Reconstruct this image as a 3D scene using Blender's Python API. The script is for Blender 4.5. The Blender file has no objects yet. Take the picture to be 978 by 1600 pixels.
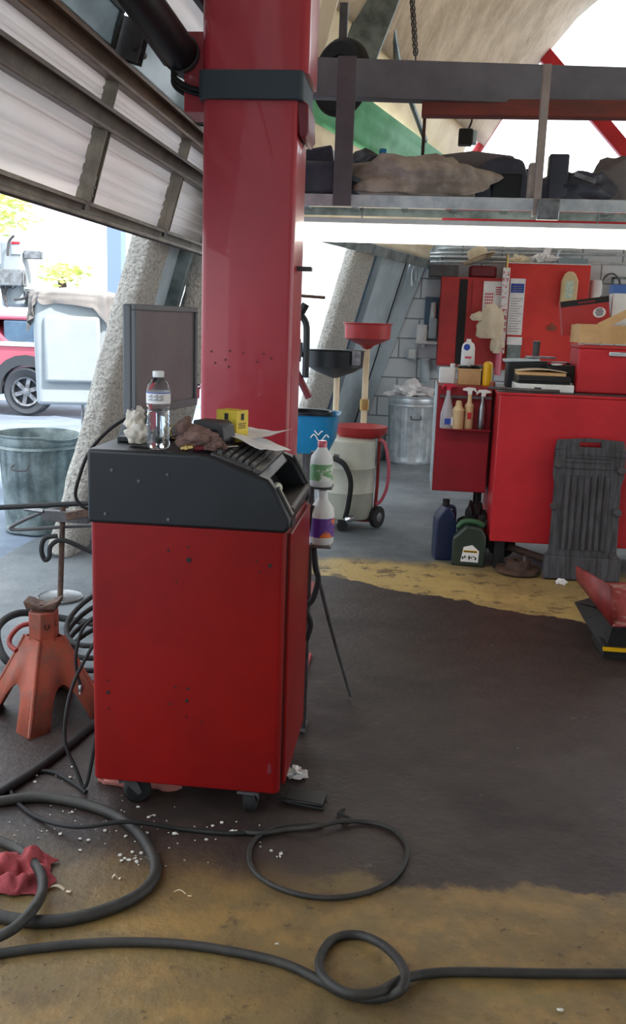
import bpy, bmesh, math, random
from mathutils import Vector, Matrix, noise
random.seed(7)
S = bpy.context.scene
C = S.collection
PI = math.pi
# ---------------------------------------------------------------- camera
FPX, CH = 1450.0, 1.42
ROLL, YAW, PIT = math.radians(2.0), math.radians(6.0), math.atan(300/1450)
F0 = Vector((-math.sin(YAW), math.cos(YAW), 0)); R0 = Vector((math.cos(YAW), math.sin(YAW), 0)); ZV = Vector((0, 0, 1))
CF = F0*math.cos(PIT)-ZV*math.sin(PIT); U0 = ZV*math.cos(PIT)+F0*math.sin(PIT)
CR = R0*math.cos(ROLL)+U0*math.sin(ROLL); CU = U0*math.cos(ROLL)-R0*math.sin(ROLL)
CO = Vector((0, 0, CH))
cam = bpy.data.cameras.new('camera'); camo = bpy.data.objects.new('camera', cam); C.objects.link(camo)
camo.matrix_world = Matrix((( CR.x, CU.x, -CF.x, 0), (CR.y, CU.y, -CF.y, 0), (CR.z, CU.z, -CF.z, CH), (0, 0, 0, 1)))
cam.sensor_fit = 'VERTICAL'; cam.sensor_height = 24.0; cam.lens = 24.0*FPX/1600.0
cam.clip_start = 0.05; cam.clip_end = 200
S.camera = camo
# ---------------------------------------------------------------- sky, sun, exposure
W = bpy.data.worlds.new('sky'); S.world = W; W.use_nodes = True
bg = W.node_tree.nodes['Background']; bg.inputs[0].default_value = (0.86, 0.94, 1.0, 1); bg.inputs[1].default_value = 2.6
S.view_settings.view_transform = 'Standard'; S.view_settings.look = 'None'
S.view_settings.gamma = 1.0; S.view_settings.use_curve_mapping = False
S.view_settings.exposure = 0.12
sun = bpy.data.lights.new('sun', 'SUN'); sun.energy = 9.0; sun.angle = math.radians(3); sun.color = (1, .96, .9)
suno = bpy.data.objects.new('sun', sun); C.objects.link(suno)
suno.rotation_mode = 'QUATERNION'; suno.rotation_quaternion = Vector((.75, -.45, 1)).to_track_quat('Z', 'Y')
# ---------------------------------------------------------------- helpers
def ray(x, y): return CF+CR*((x-489)/FPX)-CU*((y-800)/FPX)
def PY(x, y, Y): r = ray(x, y); return CO+r*(Y/r.y)
def PZ(x, y, z=0.0): r = ray(x, y); return CO+r*((z-CH)/r.z)
def srgb(c):
    return tuple((v/12.92 if v <= .04045 else ((v+.055)/1.055)**2.4) for v in c)
def hexc(r, g, b): return srgb((r/255, g/255, b/255))
def M(name, c1, c2=None, scale=8, rough=.5, metal=0, bump=0, bscale=None, lo=.4, hi=.62, trans=0, coat=0, spec=.5, alpha=1, aniso=(1, 1, 1), emit=0, ior=1.45):
    m = bpy.data.materials.new(name); m.use_nodes = True; n = m.node_tree.nodes; l = m.node_tree.links
    b = n['Principled BSDF']; c1 = hexc(*c1)
    b.inputs['Base Color'].default_value = (*c1, 1); b.inputs['Roughness'].default_value = rough; b.inputs['Metallic'].default_value = metal
    b.inputs['Transmission Weight'].default_value = trans; b.inputs['Coat Weight'].default_value = coat
    b.inputs['Specular IOR Level'].default_value = spec; b.inputs['Alpha'].default_value = alpha; b.inputs['IOR'].default_value = ior
    if emit: b.inputs['Emission Color'].default_value = (*c1, 1); b.inputs['Emission Strength'].default_value = emit
    tc = n.new('ShaderNodeTexCoord'); mp = n.new('ShaderNodeMapping'); mp.inputs['Scale'].default_value = aniso
    l.new(tc.outputs['Object'], mp.inputs['Vector'])
    if c2:
        nz = n.new('ShaderNodeTexNoise'); nz.inputs['Scale'].default_value = scale; nz.inputs['Detail'].default_value = 6; nz.inputs['Roughness'].default_value = .65
        l.new(mp.outputs[0], nz.inputs['Vector'])
        r = n.new('ShaderNodeValToRGB'); r.color_ramp.elements[0].position = lo; r.color_ramp.elements[1].position = hi
        r.color_ramp.elements[0].color = (*c1, 1); r.color_ramp.elements[1].color = (*hexc(*c2), 1)
        l.new(nz.outputs['Fac'], r.inputs[0]); l.new(r.outputs[0], b.inputs['Base Color'])
    if bump:
        nb = n.new('ShaderNodeTexNoise'); nb.inputs['Scale'].default_value = bscale or scale; nb.inputs['Detail'].default_value = 8
        l.new(mp.outputs[0], nb.inputs['Vector'])
        bp = n.new('ShaderNodeBump'); bp.inputs['Strength'].default_value = min(1, bump); bp.inputs['Distance'].default_value = .02*max(1, bump)
        l.new(nb.outputs['Fac'], bp.inputs['Height']); l.new(bp.outputs[0], b.inputs['Normal'])
    return m
class MB:
    def __init__(s): s.v = []; s.f = []
    def add(s, vs, fs, T=None):
        o = len(s.v); s.v += [(T @ Vector(v)) if T else Vector(v) for v in vs]; s.f += [[i+o for i in f] for f in fs]; return s
    def box(s, x0, x1, y0, y1, z0, z1, T=None):
        return s.add([(x0, y0, z0), (x1, y0, z0), (x1, y1, z0), (x0, y1, z0), (x0, y0, z1), (x1, y0, z1), (x1, y1, z1), (x0, y1, z1)],
                     [(0, 3, 2, 1), (4, 5, 6, 7), (0, 1, 5, 4), (1, 2, 6, 5), (2, 3, 7, 6), (3, 0, 4, 7)], T)
    def rbox(s, x0, x1, y0, y1, z0, z1, r=.02, T=None, seg=4):        # box with rounded vertical edges
        pts = []
        for cx, cy, a in ((x1-r, y1-r, 0), (x0+r, y1-r, 90), (x0+r, y0+r, 180), (x1-r, y0+r, 270)):
            for k in range(seg+1):
                t = math.radians(a+90*k/seg); pts.append((cx+r*math.cos(t), cy+r*math.sin(t)))
        return s.prism(pts, z0, z1, T)
    def prism(s, pts, z0, z1, T=None):                                # polygon in xy, extruded in z
        n = len(pts)
        return s.add([(p[0], p[1], z0) for p in pts]+[(p[0], p[1], z1) for p in pts],
                     [list(range(n))[::-1], list(range(n, 2*n))]+[(i, (i+1) % n, n+(i+1) % n, n+i) for i in range(n)], T)
    def prismy(s, pts, y0, y1, T=None):                               # polygon in xz, extruded in y
        R = Matrix(((1, 0, 0, 0), (0, 0, -1, 0), (0, 1, 0, 0), (0, 0, 0, 1)))
        return s.prism(pts, -y1, -y0, (T @ R) if T else R)
    def prismx(s, pts, x0, x1, T=None):                               # polygon in yz, extruded in x
        R = Matrix(((0, 0, 1, 0), (1, 0, 0, 0), (0, 1, 0, 0), (0, 0, 0, 1)))
        return s.prism(pts, x0, x1, (T @ R) if T else R)
    def lathe(s, prof, n=28, T=None, cap=True, lobes=0, amp=0):
        vs = []; fs = []
        for r, z in prof:
            for k in range(n):
                a = 2*PI*k/n; rr = r*(1+(amp*math.cos(lobes*a) if lobes else 0)); vs.append((rr*math.cos(a), rr*math.sin(a), z))
        for i in range(len(prof)-1):
            for k in range(n):
                a = i*n+k; b = i*n+(k+1) % n; fs.append((a, b, b+n, a+n))
        if cap:
            if prof[0][0] > 1e-5: fs.append(list(range(n))[::-1])
            if prof[-1][0] > 1e-5: fs.append(list(range((len(prof)-1)*n, len(prof)*n)))
        return s.add(vs, fs, T)
    def cyl(s, a, b, r, r2=None, n=16):
        a = Vector(a); b = Vector(b); d = b-a; q = ZV.rotation_difference(d).to_matrix().to_4x4()
        return s.lathe([(r, 0), (r if r2 is None else r2, d.length)], n, Matrix.Translation(a) @ q)
    def tube(s, pts, r, n=10, sm=6, closed=False):
        P = [Vector(p) for p in pts]
        if sm > 1 and len(P) > 2:
            Q = []
            for i in range(len(P)-1):
                p0 = P[max(i-1, 0)]; p1 = P[i]; p2 = P[i+1]; p3 = P[min(i+2, len(P)-1)]
                for k in range(sm):
                    t = k/sm; Q.append(.5*((2*p1)+(p2-p0)*t+(2*p0-5*p1+4*p2-p3)*t*t+(3*p1-p0-3*p2+p3)*t**3))
            Q.append(P[-1]); P = Q
        up = Vector((0, 0, 1)); vs = []; fs = []; prev = None
        for i, p in enumerate(P):
            d = (P[min(i+1, len(P)-1)]-P[max(i-1, 0)]).normalized()
            x = prev if prev else (d.cross(up) if abs(d.dot(up)) < .95 else d.cross(Vector((1, 0, 0))))
            x = (x-d*x.dot(d)).normalized(); y = d.cross(x); prev = x
            for k in range(n):
                a = 2*PI*k/n; vs.append(p+(x*math.cos(a)+y*math.sin(a))*r)
        for i in range(len(P)-1):
            for k in range(n):
                a = i*n+k; b = i*n+(k+1) % n; fs.append((a, b, b+n, a+n))
        fs += [list(range(n))[::-1], list(range((len(P)-1)*n, len(P)*n))]
        return s.add(vs, fs)
    def grid(s, fn, nu, nv, T=None):
        vs = [fn(i/nu, j/nv) for i in range(nu+1) for j in range(nv+1)]
        fs = [(i*(nv+1)+j, (i+1)*(nv+1)+j, (i+1)*(nv+1)+j+1, i*(nv+1)+j+1) for i in range(nu) for j in range(nv)]
        return s.add(vs, fs, T)
    def blob(s, c, r, sub=3, amp=.25, fr=2.0, seed=0):                # crumpled lump
        bm = bmesh.new(); bmesh.ops.create_icosphere(bm, subdivisions=sub, radius=1)
        vs = []
        for v in bm.verts:
            n = noise.noise(v.co*fr+Vector((seed*3.1, seed, 0)))+.5*noise.noise(v.co*fr*2.3+Vector((seed, 5, 1)))
            k = 1+amp*n*1.6; z = max(v.co.z*k, -.62)
            vs.append((c[0]+v.co.x*k*r[0], c[1]+v.co.y*k*r[1], c[2]+z*r[2]))
        fs = [[v.index for v in f.verts] for f in bm.faces]; bm.free()
        return s.add(vs, fs)
TM = {}
def obj(name, mb, mat, parent=None, world=False, bev=0, ang=38, solid=0, seg=2, sub=0):
    me = bpy.data.meshes.new(name); vs = mb.v
    if world and parent: inv = TM[parent.name].inverted(); vs = [inv @ v for v in vs]
    me.from_pydata([tuple(v) for v in vs], [], mb.f); me.materials.append(mat)
    b = bmesh.new(); b.from_mesh(me); bmesh.ops.recalc_face_normals(b, faces=b.faces); b.to_mesh(me); b.free()
    me.polygons.foreach_set('use_smooth', [True]*len(me.polygons)); me.set_sharp_from_angle(angle=math.radians(ang)); me.update()
    o = bpy.data.objects.new(name, me); C.objects.link(o)
    if parent: o.parent = parent
    TM[o.name] = TM[parent.name].copy() if parent else Matrix()
    if solid: d = o.modifiers.new('s', 'SOLIDIFY'); d.thickness = solid; d.offset = 0
    if bev: d = o.modifiers.new('b', 'BEVEL'); d.width = bev; d.segments = seg; d.limit_method = 'ANGLE'; d.angle_limit = math.radians(35)
    if sub: d = o.modifiers.new('u', 'SUBSURF'); d.levels = sub; d.render_levels = sub
    return o
def tag(o, label, cat, group=None, kind=None):
    o['label'] = label; o['category'] = cat
    if group: o['group'] = group
    if kind: o['kind'] = kind
    return o
def thing(name, label, cat, loc=(0, 0, 0), rz=0, group=None, mat4=None):
    o = bpy.data.objects.new(name, None); C.objects.link(o); o.empty_display_size = .05
    m = mat4 or (Matrix.Translation(loc) @ Matrix.Rotation(rz, 4, 'Z')); o.matrix_world = m; TM[o.name] = m.copy()
    return tag(o, label, cat, group)
def struct(name, mb, mat, **k): o = obj(name, mb, mat, **k); o['kind'] = 'structure'; return o
def single(name, mb, mat, label, cat, group=None, base=None, rz=0, **k):   # one-mesh thing; base = local origin
    if base is not None:
        m = Matrix.Translation(base) @ Matrix.Rotation(rz, 4, 'Z')
    o = obj(name, mb, mat, **k)
    if base is not None: o.matrix_world = m; TM[o.name] = m.copy()
    return tag(o, label, cat, group)
def text_mb(txt, size, T, depth=.0006):
    cu = bpy.data.curves.new('t', 'FONT'); cu.body = txt; cu.size = size; cu.extrude = depth; cu.align_x = 'CENTER'; cu.align_y = 'CENTER'
    o = bpy.data.objects.new('t', cu); C.objects.link(o); dg = bpy.context.evaluated_depsgraph_get(); dg.update()
    me = bpy.data.meshes.new_from_object(o.evaluated_get(dg)); mb = MB().add([v.co for v in me.vertices], [list(p.vertices) for p in me.polygons], T)
    bpy.data.objects.remove(o); bpy.data.meshes.remove(me); return mb
FRONT = Matrix.Rotation(PI/2, 4, 'X')        # text plane facing -Y
T_ = Matrix.Translation
def RX(a): return Matrix.Rotation(math.radians(a), 4, 'X')
def RY(a): return Matrix.Rotation(math.radians(a), 4, 'Y')
def RZ(a): return Matrix.Rotation(math.radians(a), 4, 'Z')
# ---------------------------------------------------------------- materials
m_red = M('red_enamel', (132, 10, 10), (118, 9, 9), scale=3, rough=.42, spec=.3)
m_postred = M('lift_red', (176, 50, 62), (164, 45, 56), scale=2, rough=.35, coat=.25)
m_bench = M('bench_red', (196, 40, 50), (180, 34, 44), scale=4, rough=.4)
m_cab = M('cabinet_red', (182, 50, 50), (158, 42, 44), scale=3, rough=.45)
m_orange = M('worn_orange', (150, 70, 50), (110, 72, 60), scale=14, rough=.6, bump=.3, lo=.45, hi=.7)
m_blackp = M('black_plastic', (24, 27, 32), (19, 21, 25), scale=6, rough=.42)
m_dkgrey = M('dark_grey_plastic', (72, 71, 72), (58, 57, 59), scale=60, rough=.5)
m_black = M('black_rubber', (20, 20, 22), (30, 29, 29), scale=20, rough=.7)
m_hose = M('hose_rubber', (38, 37, 36), (52, 49, 45), scale=18, rough=.6, bump=.2)
m_steel = M('bare_steel', (150, 152, 155), (110, 110, 112), scale=20, rough=.3, metal=.9)
m_chrome = M('chrome', (215, 215, 220), rough=.15, metal=1)
m_dksteel = M('dark_steel', (88, 88, 92), (72, 68, 68), scale=12, rough=.5, metal=.2)
m_rust = M('rusty_steel', (92, 68, 56), (60, 48, 44), scale=25, rough=.8, bump=.4)
m_galv = M('galvanised', (216, 222, 226), (180, 190, 196), scale=9, rough=.33, metal=.5, bump=.1)
m_galvd = M('dirty_galvanised', (138, 150, 150), (92, 104, 104), scale=6, rough=.5, metal=.5, bump=.3)
m_strut = M('grey_strut', (128, 122, 116), (100, 94, 90), scale=5, rough=.45, metal=.2)
m_doorp = M('white_door_panel', (244, 240, 240), (232, 224, 220), scale=2, rough=.4, lo=.3, hi=.8, aniso=(.3, .3, 3))
m_rail = M('door_rail', (164, 162, 150), (136, 134, 124), scale=8, rough=.4, metal=.3)
m_raild = M('brown_rail', (132, 114, 100), (106, 88, 76), scale=6, rough=.45, metal=.25)
m_glass = M('door_glass', (172, 190, 196), (150, 166, 172), scale=2, rough=.25, trans=.35)
m_conc = M('rough_concrete', (150, 146, 138), (190, 186, 178), scale=46, rough=.95, bump=1.3, bscale=60, lo=.36, hi=.52)
m_shell = M('ceiling_plaster', (222, 204, 178), (190, 170, 144), scale=2.2, rough=.9, bump=1.2, bscale=9)
m_cream = M('cream_door', (246, 236, 214), (236, 222, 198), scale=3, rough=.6)
m_green = M('green_door', (128, 186, 148), (110, 168, 130), scale=4, rough=.5)
m_panel = M('painted_jamb', (182, 196, 204), (166, 180, 188), scale=4, rough=.6)
m_paneld = M('blue_steel_jamb', (78, 104, 128), (66, 88, 110), scale=4, rough=.5)
m_white = M('white_plastic', (226, 228, 228), (210, 212, 212), scale=6, rough=.45)
m_paper = M('paper', (234, 232, 232), (218, 216, 218), scale=6, rough=.8)
m_card = M('cardboard', (206, 170, 124), (190, 152, 106), scale=5, rough=.85)
m_yel = M('yellow_card', (226, 198, 60), (214, 184, 50), scale=10, rough=.5)
m_yelp = M('yellow_plastic', (236, 182, 20), rough=.35)
m_blue = M('blue_plastic', (34, 132, 184), (28, 120, 172), scale=4, rough=.35)
m_ragr = M('red_cloth', (160, 72, 76), (134, 56, 62), scale=20, rough=.95, bump=.5)
m_ragb = M('brown_cloth', (128, 100, 92), (98, 76, 70), scale=30, rough=.95, bump=.6)
m_tissue = M('tissue', (214, 206, 196), (190, 178, 160), scale=14, rough=.9)
m_pet = M('clear_pet', (245, 248, 250), rough=.03, trans=1, ior=1.3)
m_water = M('water', (240, 246, 250), rough=.02, trans=1, ior=1.33)
m_screen = M('monitor_screen', (112, 102, 106), (98, 88, 92), scale=3, rough=.45)
m_bezel = M('monitor_bezel', (96, 99, 104), rough=.45)
m_drum = M('grey_drum', (198, 198, 184), (184, 184, 170), scale=4, rough=.4)
m_maroon = M('maroon_steel', (110, 36, 46), rough=.45)
m_mat = M('worn_plastic_mat', (80, 80, 86), (52, 50, 53), scale=10, rough=.55, aniso=(4, 1, .5))
m_leaf = M('leaves', (206, 214, 120), (226, 230, 150), scale=2, rough=.8)  # leaf green made pale, overexposed daylight put into the colour
m_dkred = M('old_red_paint', (150, 48, 44), (120, 46, 42), scale=6, rough=.5)
m_amber = M('amber_plastic', (214, 190, 150), (200, 172, 130), scale=5, rough=.5)
m_bluel = M('blue_ink', (40, 70, 160), rough=.5)
m_redl = M('red_ink', (190, 40, 60), rough=.5)
m_blk = M('black_ink', (22, 22, 22), rough=.6)
m_gbox = M('green_plastic', (52, 92, 62), rough=.4)
m_jug = M('navy_plastic', (30, 42, 74), rough=.3)
m_brass = M('brass', (190, 160, 100), rough=.3, metal=.9)
m_bag = M('clear_film', (200, 196, 190), (170, 160, 150), scale=10, rough=.35, alpha=.55)
m_pink = M('washed_pink', (196, 86, 104), rough=.35, coat=.4)  # pink; on the red truck, daylight washout put into the colour
m_bucket = M('white_fibreglass', (160, 168, 173), (150, 158, 163), scale=2, rough=.4)
m_vinyl = M('grey_vinyl', (132, 128, 126), (116, 112, 110), scale=3, rough=.45)
m_tyre = M('tyre', (58, 62, 68), rough=.8)
m_tube = M('lamp_tube', (255, 250, 236), rough=.5, emit=6)
m_canopy = M('pale_blue_paint', (120, 140, 176), rough=.6)
def translucent(m, w):
    n = m.node_tree.nodes; l = m.node_tree.links; b = n['Principled BSDF']; out = n['Material Output']
    t = n.new('ShaderNodeBsdfTranslucent'); mx = n.new('ShaderNodeMixShader'); mx.inputs[0].default_value = w
    src = b.inputs['Base Color']
    if src.is_linked: l.new(src.links[0].from_socket, t.inputs[0])
    else: t.inputs[0].default_value = src.default_value
    l.new(b.outputs[0], mx.inputs[1]); l.new(t.outputs[0], mx.inputs[2]); l.new(mx.outputs[0], out.inputs[0])
for m_ in (m_doorp, m_cream, m_green): translucent(m_, .4)
# ---- floor: worn grey coating over yellowed concrete, zones with ragged edges
def floor_mat():
    m = bpy.data.materials.new('stained_concrete'); m.use_nodes = True; n = m.node_tree.nodes; l = m.node_tree.links; b = n['Principled BSDF']
    g = n.new('ShaderNodeNewGeometry'); sp = n.new('ShaderNodeSeparateXYZ'); l.new(g.outputs['Position'], sp.inputs[0])
    def nz(sc, det=6, rough=.6):
        k = n.new('ShaderNodeTexNoise'); k.inputs['Scale'].default_value = sc; k.inputs['Detail'].default_value = det; k.inputs['Roughness'].default_value = rough
        l.new(g.outputs['Position'], k.inputs['Vector']); return k.outputs['Fac']
    def mt(op, a, c=None, d=None):
        k = n.new('ShaderNodeMath'); k.operation = op
        for i, v in enumerate((a, c, d)):
            if v is None: continue
            if isinstance(v, (int, float)): k.inputs[i].default_value = v
            else: l.new(v, k.inputs[i])
        return k.outputs[0]
    def step(v, lo, hi):
        k = n.new('ShaderNodeMapRange'); k.interpolation_type = 'SMOOTHSTEP'; l.new(v, k.inputs[0]); k.inputs[1].default_value = lo; k.inputs[2].default_value = hi; return k.outputs[0]
    def mix(f, a, c):
        k = n.new('ShaderNodeMix'); k.data_type = 'RGBA'; l.new(f, k.inputs[0])
        for i, v in ((6, a), (7, c)):
            if isinstance(v, tuple): k.inputs[i].default_value = (*hexc(*v), 1)
            else: l.new(v, k.inputs[i])
        return k.outputs[2]
    def ramp(f, a, c, lo, hi):
        k = n.new('ShaderNodeValToRGB'); k.color_ramp.elements[0].position = lo; k.color_ramp.elements[1].position = hi
        k.color_ramp.elements[0].color = (*hexc(*a), 1); k.color_ramp.elements[1].color = (*hexc(*c), 1); l.new(f, k.inputs[0]); return k.outputs[0]
    X, Y = sp.outputs[0], sp.outputs[1]
    n1, n2, n3, n4 = nz(2.2), nz(9), nz(40, 3), nz(1.1, 8, .7)
    wob = mt('ADD', mt('MULTIPLY', mt('SUBTRACT', n1, .5), .42), mt('MULTIPLY', mt('SUBTRACT', n2, .5), .10))
    Yw = mt('ADD', Y, wob)
    scr = nz(5, 12, .8); dark = mix(step(n2, .40, .70), (52, 42, 40), (62, 52, 48)); dark = mix(step(scr, .60, .68), dark, (74, 66, 61)); dark = mix(step(n4, .50, .66), dark, (42, 36, 36)); dark = mix(mt('MULTIPLY', step(nz(7, 9, .8), .63, .66), .6), dark, (104, 96, 88))
    brown = mix(step(n4, .38, .60), (146, 116, 68), (92, 76, 52)); brown = mix(step(n2, .35, .62), (112, 94, 62), brown); brown = mix(step(scr, .56, .66), brown, (72, 60, 44)); brown = mix(step(nz(3.1, 7, .7), .56, .66), brown, (120, 102, 60))
    yellow = mix(step(n4, .40, .62), (186, 160, 100), (150, 128, 84)); yellow = mix(step(n2, .60, .68), yellow, (100, 86, 64)); yellow = mix(step(nz(6, 8, .75), .54, .60), yellow, (112, 94, 62)); yellow = mix(mt('MULTIPLY', step(scr, .60, .66), .8), yellow, (78, 66, 50))
    grey = mix(step(n4, .35, .65), (120, 126, 130), (92, 98, 104))
    # rear bay grey beyond the yellow patch
    col = mix(step(Yw, 5.25, 5.6), dark, grey)
    edge = mt('ADD', Yw, mt('MULTIPLY', X, .42))                     # the coating edge runs slightly diagonal
    back = mt('MULTIPLY', step(edge, 4.86, 4.88), mt('SUBTRACT', 1, step(Yw, 5.35, 5.6)))
    back = mt('MULTIPLY', back, step(mt('ADD', X, wob), -.62, -.45))
    back = mt('MULTIPLY', back, step(mt('ADD', n1, mt('MULTIPLY', n2, .4)), .40, .55))
    col = mix(back, col, yellow)
    fe = mt('ADD', Yw, mt('MULTIPLY', X, .0))
    front = mt('SUBTRACT', 1, step(fe, 2.17, 2.21)); lft = mt('SUBTRACT', 1, step(mt('ADD', X, wob), -.30, .05))
    soft = mt('SUBTRACT', 1, step(mt('ADD', Yw, mt('MULTIPLY', n2, .2)), 1.98, 2.40))
    fm = mt('ADD', mt('MULTIPLY', lft, soft), mt('MULTIPLY', mt('SUBTRACT', 1, lft), front))
    col = mix(fm, col, brown)
    side = mt('MULTIPLY', mt('SUBTRACT', 1, step(mt('ADD', X, wob), -1.25, -1.0)), step(Yw, 3.1, 3.6)); col = mix(side, col, grey)
    pt = mt('MULTIPLY', mt('SUBTRACT', 1, step(mt('ADD', X, wob), -.78, -.74)), mt('SUBTRACT', 1, step(Yw, 1.66, 1.70))); col = mix(pt, col, (88, 90, 94))
    spots = mt('MULTIPLY', step(n3, .64, .70), step(n1, .45, .55)); col = mix(mt('MULTIPLY', spots, .7), col, (36, 30, 24)); col = mix(mt('MULTIPLY', step(nz(12, 5, .7), .64, .68), .6), col, (44, 36, 30))
    chips = mt('MULTIPLY', step(nz(16, 4), .70, .73), .5); col = mix(chips, col, (140, 130, 120))
    b.inputs['Specular IOR Level'].default_value = .35
    l.new(col, b.inputs['Base Color'])
    rg = n.new('ShaderNodeMapRange'); l.new(n1, rg.inputs[0]); rg.inputs[1].default_value = .3; rg.inputs[2].default_value = .7; rg.inputs[3].default_value = .42; rg.inputs[4].default_value = .62
    l.new(rg.outputs[0], b.inputs['Roughness'])
    bp = n.new('ShaderNodeBump'); bp.inputs['Strength'].default_value = .35; bp.inputs['Distance'].default_value = .01
    l.new(n3, bp.inputs['Height']); l.new(bp.outputs[0], b.inputs['Normal'])
    return m
m_floor = floor_mat()
m_bounce = M('bounce_concrete', (206, 200, 190), (190, 184, 174), scale=2, rough=.85)  # pale so that the unseen ground throws sunlight into the shop
m_asph = M('asphalt', (128, 142, 160), (104, 116, 132), scale=1.2, rough=.8, bump=.2, bscale=30)
def block_mat():
    m = bpy.data.materials.new('painted_block'); m.use_nodes = True; n = m.node_tree.nodes; l = m.node_tree.links; b = n['Principled BSDF']
    tc = n.new('ShaderNodeTexCoord'); mp = n.new('ShaderNodeMapping'); mp.inputs['Rotation'].default_value = (PI/2, 0, 0); l.new(tc.outputs['Object'], mp.inputs[0])
    br = n.new('ShaderNodeTexBrick'); br.inputs['Scale'].default_value = 1; br.inputs['Brick Width'].default_value = .41; br.inputs['Row Height'].default_value = .21
    br.inputs['Mortar Size'].default_value = .008; br.inputs['Color1'].default_value = (*hexc(212, 218, 222), 1); br.inputs['Color2'].default_value = (*hexc(202, 208, 212), 1); br.inputs['Mortar'].default_value = (*hexc(134, 138, 142), 1)
    l.new(mp.outputs[0], br.inputs['Vector']); l.new(br.outputs['Color'], b.inputs['Base Color']); b.inputs['Roughness'].default_value = .8
    bp = n.new('ShaderNodeBump'); bp.inputs['Strength'].default_value = .4; bp.inputs['Distance'].default_value = .01; l.new(br.outputs['Fac'], bp.inputs['Height']); bp.invert = True
    l.new(bp.outputs[0], b.inputs['Normal']); return m
m_block = block_mat()
# ================================================================ structure
TL = math.tan(math.radians(16)); NT = math.sqrt(1+TL*TL)
struct('floor', MB().add([(-2.35, -2, 0), (7, -2, 0), (7, 10.3, 0), (-.9, 10.3, 0), (-2.35, 5.5, 0)], [(0, 1, 2, 3, 4)]), m_floor)
struct('ground_outside', MB().add([(-60, -20, -.012), (40, -20, -.012), (40, 60, -.012), (-60, 60, -.012)], [(0, 1, 2, 3)]), m_asph)
struct('bounce_ground', MB().add([(-2.2, -14, -.006), (7.05, -14, -.006), (7.05, -2, -.006), (-2.2, -2, -.006)], [(0, 1, 2, 3)]).add([(7.05, -14, -.006), (16, -14, -.006), (16, 12, -.006), (7.05, 12, -.006)], [(0, 1, 2, 3)]), m_bounce)  # unseen pale ground, added to bounce sunlight up to ceiling and doors
YB = 10.2
# leaning wall edge on the back plane: profile x offset against z
prof = [(0, 0), (.67, .20), (2.256, .75), (3.08, 1.20), (3.99, 1.74), (4.5, 2.15), (5.0, 2.75), (5.35, 3.5), (5.5, 4.4)]
def pdx(z):
    for (a, b), (c, d) in zip(prof, prof[1:]):
        if z <= c: return b+(d-b)*(z-a)/(c-a)
    return prof[-1][1]
XB = PY(660, 375, YB).x-.75-.02
wb = MB(); pts = [(XB+pdx(z), z) for z in (0, .67, 1.4, 2.256, 2.52)]+[(6.6, 2.52), (6.6, 0)]
wb.prismy(pts, YB, YB+.2); struct('wall_back', wb, m_block)
# pale strip that edges the block wall along the leaning jamb
ws = MB(); ws.prismy([(XB+pdx(z)-.02, z) for z in (0, .67, 1.4, 2.256, 2.5)]+[(XB+pdx(z)+.15, z) for z in (2.5, 2.256, 1.4, .67, 0)], YB-.05, YB+.01); struct('trim_1', ws, m_panel)
# red header beam on top of the block wall
struct('trim_2', MB().box(.15, 6.6, YB-.08, YB+.15, 2.44, 2.60), m_bench)
# ceiling shell: sweep of the profile, from its spring line above the doors
stn = [(-2.05, -2.4), (-2.05, 5.45), (XB, YB+.02)]
def shell(u, v):
    k = u*2; i = min(int(k), 1); t = k-i; x = stn[i][0]+(stn[i+1][0]-stn[i][0])*t; y = stn[i][1]+(stn[i+1][1]-stn[i][1])*t
    z = 3.25+(5.5-3.25)*v
    return (x+pdx(z), y, z)
struct('ceiling', MB().grid(shell, 16, 22), m_shell, solid=.12, ang=60)
# the far half of the vault, over the camera's right
struct('ceiling_right', MB().grid(lambda u, v: (2.30+4.25*v, -2.4+(YB+2.4)*u, 5.5-1.9*v*v), 6, 8), m_shell, solid=.12, ang=60)
# arch rim (red) at the gable end and truss braces
rim = MB().tube([(XB+pdx(z)+.02, YB+.0, z) for z in (2.55, 3.08, 3.6, 3.99, 4.5, 5.0, 5.35)], .045, n=8); struct('trim_3', rim, m_bench)
a_, b_ = PY(838, 70, YB), PY(1010, 275, YB); br = MB()
d_ = (b_-a_).normalized(); br.box(-.07, .07, -.04, .04, 0, (b_-a_).length, T_(a_) @ ZV.rotation_difference(d_).to_matrix().to_4x4()); struct('trim_4', br, m_bench, bev=.004)
# right and rear of the shop, never seen: block walls that keep the room dim
struct('wall_right', MB().box(6.5, 6.7, -2.4, YB+.2, 2.6, 3.7).box(6.5, 6.7, 8.6, YB+.2, 0, 2.6).box(6.5, 6.7, 3.4, 3.9, 0, 2.6), m_block)
struct('wall_front', MB().box(-2.2, 6.6, -2.5, -2.3, 2.7, 5.6).box(-2.2, 6.6, -2.5, -2.3, 0, 2.7), m_block)
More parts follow.
